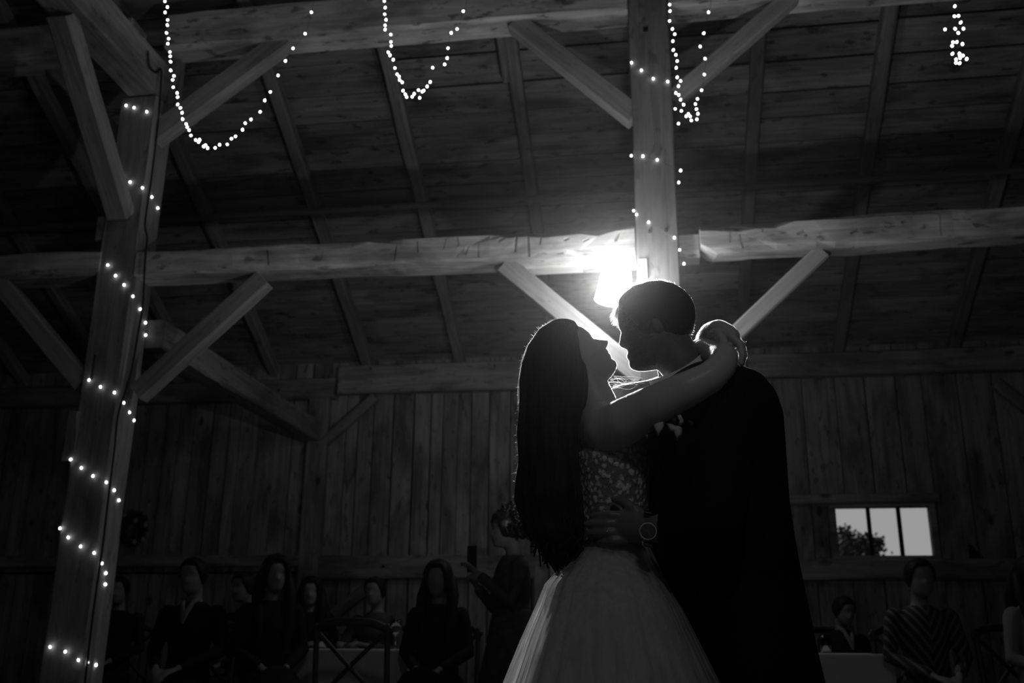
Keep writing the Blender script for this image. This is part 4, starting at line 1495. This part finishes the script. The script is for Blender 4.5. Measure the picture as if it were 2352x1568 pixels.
for q in range(16):
    a = 2 * PI * q / 16
    if 3.9 < a < 5.5: continue
    c = wc + Vector((0, math.sin(a) * .033, math.cos(a) * .040))
    t_ = Vector((0, math.cos(a), -math.sin(a)))
    o3 = Vector((0, math.sin(a), math.cos(a)))
    vv = [bm.verts.new(c + wa * sx_ * .009 + t_ * st * .0052 + o3 * so * .0015) for sx_ in (-1, 1) for st in (-1, 1) for so in (-1, 1)]
    bmesh.ops.convex_hull(bm, input=vv)
adopt(bobj('bracelet', bm, M['metal']), watch)
# wedding ring
p = P(1395, 1224, 2.318)
bm = bmesh.new()
for q in range(14):
    a, b = 2 * PI * q / 14, 2 * PI * (q + 1) / 14
    tube(bm, [p + Vector((0, math.sin(a) * .0118, math.cos(a) * .0118)), p + Vector((0, math.sin(b) * .0118, math.cos(b) * .0118))], .0014, 5)
adopt(bobj('ring', bm, M['metal'], True), groom)
# boutonniere
bq = empty('boutonniere', P(1540, 980, 2.26))
tag(bq, 'pale orchid boutonniere with drooping petals pinned to the groom\'s lapel', 'flower')


def petal(outline, y, mat, bulge=.006, name='petal'):
    bm = bmesh.new()
    pts_ = [P(x_, y_, y) for x_, y_ in outline]
    c = sum(pts_, Vector()) / len(pts_)
    front = [bm.verts.new(p) for p in pts_]
    mid = [bm.verts.new(c + (p - c) * .55 + Vector((0, -bulge, 0))) for p in pts_]
    back = [bm.verts.new(c + (p - c) * .6 + Vector((0, bulge * .6, 0))) for p in pts_]
    n_ = len(pts_)
    for k in range(n_):
        bm.faces.new((front[k], front[(k + 1) % n_], mid[(k + 1) % n_], mid[k]))
        bm.faces.new((front[(k + 1) % n_], front[k], back[k], back[(k + 1) % n_]))
    bm.faces.new(mid); bm.faces.new(list(reversed(back)))
    bmesh.ops.recalc_face_normals(bm, faces=bm.faces)
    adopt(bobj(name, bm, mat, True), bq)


q13 = lambda L: [(1470 + a / 13.06, 910 + b / 13.06) for a, b in L]
petal(q13([(600, 740), (690, 720), (730, 860), (710, 960), (640, 1060), (570, 1180), (530, 1190), (440, 1020), (390, 880), (450, 790)]), 2.255, M['petal'])
petal(q13([(800, 810), (950, 820), (1040, 870), (1200, 880), (1270, 950), (1280, 1160), (1190, 1250), (1120, 1330), (1060, 1200), (1000, 1050), (880, 1030), (830, 900)]), 2.25, M['petal'])
petal(q13([(1110, 560), (1220, 540), (1300, 690), (1320, 780), (1240, 870), (1150, 840), (1190, 740), (1130, 650)]), 2.245, M['petal'])
petal(q13([(960, 640), (1080, 630), (1120, 760), (1060, 860), (960, 800), (930, 720)]), 2.258, M['leafy'], name='leaf')
petal(q13([(1440, 700), (1600, 740), (1640, 860), (1560, 950), (1480, 860)]), 2.262, M['leafy'], name='leaf')
petal(q13([(300, 900), (350, 1020), (420, 1090), (380, 1100), (310, 1000)]), 2.27, M['leafy'], name='leaf')

# ------------------------------------------------------------------ guests
def person(label, x, y, face, seated=True, height=1.7, hair='short', top='black_cloth', bottom='black_cloth', skirt=False, arms='lap', tilt=0, hair_m='hair', seed=0, seat_z=.46, group=None, lower=True, collar=False):
    """facing -Y when face = 0; one continuous body, clothing and hair its children."""
    root = empty('person', (x, y, 0), R(face))
    tag(root, label, 'person', group)
    k = height / 1.7
    hh = .228 * k
    hip = seat_z + .09 if seated else .90 * k
    shz = hip + .50 * k
    chin = shz + .082 * k
    body, top_bm, bot_bm = bmesh.new(), bmesh.new(), bmesh.new()
    hm = Matrix.Translation((0, -.045 * k, chin)) @ Matrix.Rotation(R(-90), 4, 'Z') @ Matrix.Rotation(-R(tilt), 4, 'Y')
    add_head(body, hh, hm, .9, 1.0, True, 30, 36)
    sw = (.175 if hair == 'short' else .155) * k
    tube(body, [(0, .0, chin + .03), (0, .01, shz - .02)], [.05 * k, .056 * k], 12)
    tor = [(-.12 * k, .12 * k, .01, .085 * k, hip - .06), (-.135 * k, .135 * k, .01, .10 * k, hip + .05), (-.12 * k, .12 * k, .0, .09 * k, hip + .22 * k), (-.14 * k, .14 * k, -.005, .105 * k, hip + .36 * k), (-.155 * k, .155 * k, .0, .085 * k, shz - .04), (-.06 * k, .06 * k, .005, .055 * k, shz + .03)]
    loft(body, tor[::-1], 20)
    loft(top_bm, [(a - .014, b + .014, c, d + .016, e) for a, b, c, d, e in tor[::-1]], 20)
    for s_ in (-1, 1):
        S0 = Vector((s_ * sw, .0, shz - .035))
        if arms == 'lap':
            E0, W0 = Vector((s_ * (sw + .05), -.02, hip + .22 * k)), Vector((s_ * .07, -.24, hip + .12 * k))
        elif arms == 'table':
            E0, W0 = Vector((s_ * (sw + .07), -.10, hip + .22 * k)), Vector((s_ * .10, -.33, hip + .27 * k))
        elif arms == 'phone' and s_ == 1:
            E0, W0 = Vector((s_ * (sw + .03), -.06, hip + .22 * k)), Vector((s_ * .06, -.22, hip + .40 * k))
        elif arms == 'phone':
            E0, W0 = Vector((s_ * (sw + .02), -.06, hip + .20 * k)), Vector((s_ * .03, -.20, hip + .33 * k))
        else:
            E0, W0 = Vector((s_ * (sw + .05), .02, shz - .30 * k)), Vector((s_ * (sw + .05), -.06, shz - .54 * k))
        tube(body, [S0, E0, W0], [.046 * k, .036 * k, .025 * k], 10)
        tube(top_bm, [S0, E0, E0 + (W0 - E0) * .9], [.060 * k, .050 * k, .038 * k], 10)
        d = (W0 - E0).normalized()
        side = Vector((1, 0, 0)) if abs(d.x) < .8 else Vector((0, 0, 1))
        tube(body, [W0, W0 + d * .045, W0 + d * .085], [.024 * k, .034 * k, .032 * k], 10, (d.cross(side), .5))
        for f_ in range(4):
            o_ = side * (-.027 + .018 * f_) * k
            ln = (.06, .07, .066, .052)[f_] * k
            b0 = W0 + d * .09 + o_
            dn = Vector((0, 0, -1))
            tube(body, [b0, b0 + d * ln * .5 + dn * .006, b0 + d * ln * .85 + dn * .022, b0 + d * ln * .95 + dn * .040], [.010 * k, .0095 * k, .009 * k, .008 * k], 6)
        b0 = W0 + d * .03 - side * .03 * s_ * k
        tube(body, [b0, b0 + d * .03 - side * .02 * s_, b0 + d * .06 - side * .018 * s_], [.012 * k, .011 * k, .009 * k], 6)
        if lower:
            H0 = Vector((s_ * .085 * k, .0, hip - .03))
            if seated:
                K0, A0 = Vector((s_ * .10, -.42 * k, seat_z + .075)), Vector((s_ * .10, -.40 * k, .085))
            else:
                K0, A0 = Vector((s_ * .09, -.01, .48 * k)), Vector((s_ * .085, .02, .085))
            tube(body, [H0, K0, A0], [.078 * k, .056 * k, .040 * k], 10)
            tube(body, [A0 + Vector((0, .03, -.045)), A0 + Vector((0, -.13, -.055))], [.034, .028], 8)
            if not skirt:
                tube(bot_bm, [H0, K0, A0 + Vector((0, 0, .03))], [.098 * k, .076 * k, .066 * k], 10)
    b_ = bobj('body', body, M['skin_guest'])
    fuse(b_, .011, 2, .4)
    b_.parent = root
    t_ = bobj('jacket' if hair == 'short' else 'top', top_bm, M[top])
    fuse(t_, .013, 3, .5)
    t_.parent = root
    if skirt:
        if seated:
            tube(bot_bm, [(0, 0, hip), (0, -.2, hip - .0), (0, -.40, hip - .01)], [.17, .17, .16], 16, ((0, 0, 1), .62))
            tube(bot_bm, [(0, -.40, hip - .02), (0, -.42, .3)], [.15, .16], 16, ((0, 1, 0), .5))
        else:
            loft(bot_bm, [(-.13, .13, 0, .11, hip + .2 * k), (-.17, .17, 0, .14, hip), (-.21, .21, 0, .18, .6), (-.26, .26, 0, .23, .12)], 24, True, lambda i, a: 1 + .03 * i * math.sin(9 * a))
    if lower:
        q = bobj('skirt' if skirt else 'trousers', bot_bm, M[bottom])
        fuse(q, .014, 2, .5)
        q.parent = root
        for s_ in (-1, 1):
            bm = bmesh.new()
            yy = -.40 * k if seated else .02
            tube(bm, [(s_ * .10 if seated else s_ * .085, yy + .05, .04), (s_ * .10 if seated else s_ * .085, yy - .15, .035)], [.042, .036], 10, ((0, 0, 1), .8))
            bobj('shoe', bm, M['sole'], True).parent = root
    else:
        bot_bm.free()
    hb = bmesh.new()
    if hair == 'short':
        hair_cap(hb, hh, hm, .012, lambda a: .80 if a < .6 else max(.25, .80 - (a - .6) * .6), 0, 14, 28, .003, seed)
    elif hair == 'thin':
        hair_cap(hb, hh, hm, .004, lambda a: .93 if a < .9 else max(.3, .93 - (a - .9) * .75), 0, 12, 28, .002, seed)
    elif hair == 'long':
        hair_cap(hb, hh, hm, .022, lambda a: .80 if a < .5 else max(.10, .80 - (a - .5) * 1.2), 0, 16, 32, .004, seed)
        for s_ in (-1, 1):
            tube(hb, [(s_ * .085 * k, -.0, chin + .10), (s_ * .105 * k, -.035, chin), (s_ * .10 * k, -.07, chin - .10), (s_ * .09 * k, -.085, chin - .22), (s_ * .085 * k, -.09, chin - .30)], [.03, .036, .036, .03, .015], 10)
        tube(hb, [(0, .07, chin + .12), (0, .10, chin), (0, .115, chin - .14), (0, .11, chin - .26)], [.07, .09, .09, .05], 12, ((0, 1, 0), .5))
    else:                                                      # curly, pinned up, spreading
        hair_cap(hb, hh, hm, .022, lambda a: .78 if a < .6 else max(.25, .78 - (a - .6) * .9), 0, 16, 32, .006, seed)
        rr_ = random.Random(seed)
        for _ in range(420):
            a, b = rr_.uniform(0, 2 * PI), rr_.uniform(-.5, 1.4)
            c = Vector((0, .015, chin + .125)) + Vector((math.cos(a) * math.cos(b) * rr_.uniform(.08, .125), math.sin(a) * math.cos(b) * rr_.uniform(.08, .13), math.sin(b) * .12))
            if c.y < -.03 and c.z < chin + .18 and abs(c.x) < .075: continue
            pts_ = [c + Vector((rr_.uniform(-.03, .03), rr_.uniform(-.03, .03), rr_.uniform(-.03, .03))) * 1.0 for _ in range(4)]
            tube(hb, spline_pts(pts_, 3), rr_.uniform(.005, .009), 5)
    h_ = bobj('hair', hb, M[hair_m], True)
    h_.parent = root
    if collar:
        bm = bmesh.new()
        for s_ in (-1, 1):
            tube(bm, [(s_ * .045, -.035, shz + .045), (s_ * .03, -.075, shz + .02), (s_ * .012, -.10, shz - .03), (0, -.118, shz - .09)], [.014, .014, .016, .010], 8, ((0, 1, 0), .4))
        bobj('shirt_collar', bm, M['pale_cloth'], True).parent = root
    return root


def at_floor(px, py, y):
    return at_y(px, py, y).x


# chair with a crossed back, reused for every seat
def make_chair():
    root = empty('cross_back_chair')
    for s_ in (-1, 1):
        bm = bmesh.new(); tube(bm, [(s_ * .19, .20, 0.0), (s_ * .195, .19, .45), (s_ * .195, .235, .88)], [.016, .017, .016], 8)
        bobj('leg', bm, M['chair'], True).parent = root
        bm = bmesh.new(); tube(bm, [(s_ * .19, -.19, 0.0), (s_ * .18, -.17, .44)], [.014, .018], 8)
        bobj('leg', bm, M['chair'], True).parent = root
    bm = bmesh.new(); loft(bm, [(-.19, .19, 0, .19, .475), (-.215, .215, 0, .21, .465), (-.215, .215, 0, .21, .45), (-.20, .20, 0, .20, .44)], 28, True, power=.7)
    bobj('seat', bm, M['chair'], True).parent = root
    bm = bmesh.new(); tube(bm, spline_pts([(-.205, .23, .86), (-.1, .262, .90), (.1, .262, .90), (.205, .23, .86)], 5), .022, 8, ((0, 1, 0), .6))
    bobj('top_rail', bm, M['chair'], True).parent = root
    for s_ in (-1, 1):
        bm = bmesh.new(); tube(bm, spline_pts([(s_ * -.18, .215, .50), (0, .245 + .012 * s_, .68), (s_ * .185, .235, .85)], 5), .012, 8)
        bobj('cross_bar', bm, M['chair'], True).parent = root
    for s_ in (-1, 1):
        bm = bmesh.new(); tube(bm, [(s_ * .185, -.18, .22), (s_ * .19, .195, .22)], .010, 6)
        bobj('stretcher', bm, M['chair'], True).parent = root
    return root


chair0 = make_chair()
used = [False]


def place_chair(x, y, face, label, group='cross-back chairs around the tables'):
    if not used[0]:
        r_ = chair0; used[0] = True
    else:
        r_ = chair0.copy(); C.objects.link(r_)
        for ch in chair0.children:
            c_ = ch.copy(); C.objects.link(c_); c_.parent = r_
    r_.location = (x, y, 0); r_.rotation_euler = (0, 0, R(face))
    tag(r_, label, 'chair', group)
    return r_


GU = []
def guest(px, py_top, y, label, chair_label=None, face=0, **kw):
    p = at_y(px, py_top, y)
    hh = kw.pop('top_z', p.z)
    if kw.get('seated', True):
        height = max(1.45, min(1.9, (hh - .55) / (.50 + .082 + .228 + .012) * 1.7))
    else:
        height = hh / 1.745 * 1.7
    person(label, p.x, y, face, height=height, **kw)
    if chair_label:
        place_chair(p.x, y + .03, face, chair_label)


guest(455, 1280, 5.6, 'man in dark suit and white collar seated facing the dancers near the fairy-light post', 'dark chair under the man in the white collar', seated=True, hair='short', top='suit', bottom='suit', arms='lap', seed=1, collar=True)
guest(573, 1312, 6.45, 'dim seated guest half hidden between the white-collared man and a long-haired woman', 'dark chair behind the white-collared man\'s row', face=-25, hair='short', top='black_cloth', seed=2)
guest(632, 1300, 7.3, 'long-haired woman in black seated turned toward the tables, beside the white-collared man', 'dark chair under the long-haired woman in black', face=35, hair='long', top='black_cloth', skirt=True, seed=3, height=None) if False else None
p = at_y(632, 1300, 5.75)
person('long-haired woman in black seated beside the white-collared man, face turned toward the dancers', p.x, 5.75, 30, True, 1.55, 'long', 'black_cloth', 'black_cloth', True, 'lap', 0, 'hair', 3)
place_chair(p.x, 5.78, 30, 'dark chair under the long-haired woman in black')
p = at_y(716, 1345, 7.0)
person('dim long-haired woman sitting behind the white table, next to the wall stud', p.x, 7.0, 15, True, 1.45, 'long', 'black_cloth', 'black_cloth', True, 'table', 0, 'hair', 4)
place_chair(p.x, 7.03, 15, 'dark chair behind the white table, next to the wall stud')
p = at_y(868, 1345, 6.95)
person('dim guest sitting behind the white table, behind the empty cross-back chair', p.x, 6.95, -10, True, 1.45, 'short', 'grey_cloth', 'black_cloth', False, 'table', 0, 'hair', 5)
place_chair(p.x, 6.98, -10, 'dark chair on the wall side of the white table')
p = at_y(1010, 1316, 5.9)
person('woman with long straight hair in black facing forward, beside the standing curly-haired woman', p.x, 5.9, 0, True, 1.5, 'long', 'black_cloth', 'black_cloth', True, 'lap', 0, 'hair', 6)
place_chair(p.x, 5.93, 0, 'dark chair under the straight-haired woman in black')
p = at_y(1178, 1165, 5.75)
person('standing woman with curly pinned-up hair and mottled dress, holding up a phone', p.x, 5.75, -62, False, 1.53, 'curly', 'flower_cloth', 'flower_cloth', True, 'phone', 0, 'hair_gloss', 7)
phc = at_y(1084, 1283, 5.7)
ph_o = empty('phone', phc, R(-30)); tag(ph_o, 'dark phone held up by the standing curly-haired woman', 'phone')
bm = bmesh.new(); bm_box(bm, -.036, .036, -.004, .004, -.075, .075); bevel(bm, .003, 2); bobj('case', bm, M['dial']).parent = ph_o
bm = bmesh.new(); bm_box(bm, .012, .028, -.0065, -.004, .045, .066); bobj('camera_bump', bm, M['iron']).parent = ph_o
p = at_y(2105, 1312, 5.9)
person('seated guest with short dark hair in a chevron-striped top, below the window', p.x, 5.9, 8, True, 1.5, 'short', 'striped', 'black_cloth', False, 'lap', 0, 'hair', 8)
place_chair(p.x, 5.93, 8, 'dark chair under the striped-top guest')
p = at_y(1930, 1398, 6.95)
person('dim guest in dark jacket bent low behind the small white table, near the groom\'s back', p.x, 6.95, 20, True, 1.3, 'short', 'black_cloth', 'black_cloth', False, 'table', -10, 'hair', 9, seat_z=.40, collar=True)
place_chair(p.x, 6.98, 20, 'dark chair behind the small white table by the groom')
p = at_y(2362, 1296, 5.7)
person('long-haired guest in a pale top past the striped guest, partly out of frame', p.x, 5.7, 20, True, 1.5, 'long', 'pale_cloth', 'black_cloth', True, 'lap', 0, 'hair', 10)
place_chair(p.x, 5.73, 20, 'dark chair under the pale-topped guest')
p = at_y(278, 1345, 7.2)
person('dark seated figure close beside the fairy-light post', p.x, 7.2, 10, True, 1.5, 'short', 'black_cloth', 'black_cloth', False, 'lap', 0, 'hair', 11)
place_chair(p.x, 7.23, 10, 'dark chair close beside the fairy-light post')
place_chair(at_y(835, 1500, 5.45).x, 5.45, 180, 'empty cross-back wooden chair in front of the white-clothed table')


def table(label, x, y, hx, hy, cl_label, n_=28):
    t_ = empty('dining_table', (x, y, 0))
    tag(t_, label, 'table')
    bm = bmesh.new(); bm_box(bm, -hx, hx, -hy, hy, .725, .755); bevel(bm, .004); bobj('table_top', bm, M['chair']).parent = t_
    for sx_ in (-1, 1):
        for sy_ in (-1, 1):
            bm = bmesh.new(); tube(bm, [(sx_ * (hx - .08), sy_ * (hy - .08), 0.0), (sx_ * (hx - .08), sy_ * (hy - .08), .725)], .025, 8); bobj('leg', bm, M['chair'], True).parent = t_
    bm = bmesh.new()
    ring = []
    n_p = 120
    def ring_at(zz, grow, amp):
        vv = []
        for k in range(n_p):
            a = 2 * PI * k / n_p
            ca, sa = math.cos(a), math.sin(a)
            f = 1 / max(abs(ca) / hx, abs(sa) / hy)
            w = 1 + amp * math.sin(22 * a) + amp * .6 * math.sin(13 * a + 1)
            vv.append(bm.verts.new((ca * f * grow * w, sa * f * grow * w, zz)))
        return vv
    rr_ = [ring_at(.7585, .9, 0), ring_at(.7585, 1.0, 0), ring_at(.75, 1.008, 0), ring_at(.6, 1.02, .006), ring_at(.3, 1.04, .014), ring_at(.04, 1.06, .02)]
    for a, b in zip(rr_, rr_[1:]):
        for k in range(n_p): bm.faces.new((a[k], b[k], b[(k + 1) % n_p], a[(k + 1) % n_p]))
    bm.faces.new(rr_[0])
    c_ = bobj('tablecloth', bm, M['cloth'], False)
    c_.location = (x, y, 0)
    tag(c_, cl_label, 'tablecloth')
    return t_


tx = at_y(805, 1485, 6.3).x
table('table under the floor-length white cloth behind the empty cross-back chair', tx, 6.35, .45, .36, 'floor-length white tablecloth behind the empty cross-back chair')
tx2 = at_y(1915, 1488, 6.25).x
table('small table under a white cloth beside the groom\'s back', tx2, 6.3, .27, .34, 'white tablecloth on the small table beside the groom\'s back')


def tumbler(x, y, label, tall=False, z0=.7595):
    prof_ = [(.0, .004), (.030, .004), (.034, .10), (.0315, .10), (.028, .010), (.0, .010)] if not tall else [(.0, .002), (.030, .002), (.030, .004), (.005, .008), (.004, .075), (.02, .09), (.036, .125), (.031, .18), (.029, .18), (.034, .125), (.018, .093), (.0, .085)]
    bm = bmesh.new()
    n_ = 18
    rr_ = []
    for r0, z0_ in prof_:
        rr_.append([bm.verts.new((r0 * math.cos(2 * PI * k / n_), r0 * math.sin(2 * PI * k / n_), z0_)) for k in range(n_)] if r0 > 0 else [bm.verts.new((0, 0, z0_))])
    for a, b in zip(rr_, rr_[1:]):
        for k in range(n_):
            if len(a) == 1: bm.faces.new((a[0], b[k], b[(k + 1) % n_]))
            elif len(b) == 1: bm.faces.new((a[k], b[0], a[(k + 1) % n_]))
            else: bm.faces.new((a[k], b[k], b[(k + 1) % n_], a[(k + 1) % n_]))
    bmesh.ops.recalc_face_normals(bm, faces=bm.faces)
    o_ = bobj('wine_glass' if tall else 'tumbler', bm, M['tumbler'], True)
    o_.location = (x, y, z0)
    tag(o_, label, 'glass')


tumbler(at_y(680, 1480, 6.3).x, 6.3, 'glinting wine glass near the outer end of the white table, beside the long-haired woman', True)
tumbler(at_y(738, 1480, 6.1).x, 6.1, 'short glass tumbler on the white table just beside the empty chair\'s back')
tumbler(at_y(908, 1480, 6.2).x, 6.2, 'wine glass on the inner end of the white table, past the empty chair', True)
tumbler(at_y(1897, 1486, 6.2).x, 6.2, 'short glass tumbler catching a glint on the small table by the groom')

# a dark wreath with a few pale blossoms, hanging on the wall behind the left post
wp_ = at_y(306, 1214, 10.60)
wr_o = empty('wreath', wp_)
tag(wr_o, 'dark leafy wreath with a few pale blossoms on the wall beside the fairy-light post', 'wreath')
bm = bmesh.new(); wrn = random.Random(13)
ring_pts = [Vector((math.cos(2 * PI * k / 16) * .13, .0, math.sin(2 * PI * k / 16) * .15)) for k in range(17)]
tube(bm, ring_pts, .03, 8)
bobj('vine_ring', bm, M['leafy'], True).parent = wr_o
bm = bmesh.new()
for _ in range(420):
    a = wrn.uniform(0, 2 * PI)
    c = Vector((math.cos(a) * .13, -.02, math.sin(a) * .15)) + Vector((wrn.gauss(0, .03), wrn.uniform(-.03, .02), wrn.gauss(0, .03)))
    n = Vector((wrn.uniform(-1, 1), wrn.uniform(-1, .2), wrn.uniform(-1, 1))).normalized()
    u_ = n.orthogonal().normalized() * .035; v_ = n.cross(u_) * .4
    bm.faces.new([bm.verts.new(c + k) for k in (-u_, v_, u_, -v_)])
lf = bobj('leaf', bm, M['leafy']); lf.parent = wr_o; lf['kind'] = 'stuff'
for px, py in ((286, 1183), (312, 1195), (335, 1205), (309, 1244), (329, 1238)):
    c = at_y(px, py, 10.55) - wp_
    bm = bmesh.new()
    for k in range(5):
        a = 2 * PI * k / 5
        ellipsoid(bm, c + Vector((math.cos(a) * .014, -.005, math.sin(a) * .014)), (.014, .008, .014), 8, 5)
    bobj('blossom', bm, M['petal'], True).parent = wr_o

# plain dark prism standing for a dark triangle on the wall
a_, b_, c_ = at_y(2226, 1248, 10.6), at_y(2230, 1282, 10.6), at_y(2258, 1282, 10.6)
bm = bmesh.new()
f0 = [bm.verts.new(p + Vector((0, -.03, 0))) for p in (a_, b_, c_)]
f1 = [bm.verts.new(p + Vector((0, .045, 0))) for p in (a_, b_, c_)]
bm.faces.new(f0); bm.faces.new(f1[::-1])
for k in range(3): bm.faces.new((f0[k], f1[k], f1[(k + 1) % 3], f0[(k + 1) % 3]))
bmesh.ops.recalc_face_normals(bm, faces=bm.faces)
tag(from_bm('wall_wedge', bm, M['dark']), 'small dark triangular bracket on the board wall beside the window', 'wedge')

# ------------------------------------------------------------------ scattering air added to imitate lens glare round the lamp
if GLARE_HAZE > 0:
    ma = bpy.data.materials.new('glare_air')
    ma.use_nodes = True
    nt = ma.node_tree
    nt.nodes.remove(nt.nodes['Principled BSDF'])
    vs_ = nt.nodes.new('ShaderNodeVolumeScatter')
    vs_.inputs['Color'].default_value = g(1)
    vs_.inputs['Density'].default_value = GLARE_HAZE
    vs_.inputs['Anisotropy'].default_value = 0.95
    nt.links.new(vs_.outputs[0], nt.nodes['Material Output'].inputs['Volume'])
    bm = bmesh.new(); bm_box(bm, -4.5, 4.5, -3.0, 4.9, 0.01, 4.6)
    hz = from_bm('glare_haze', bm, ma)
    tag(hz, 'scattering air added over the dance floor to imitate lens glare round the bright lamp', 'glare_haze', kind='stuff')
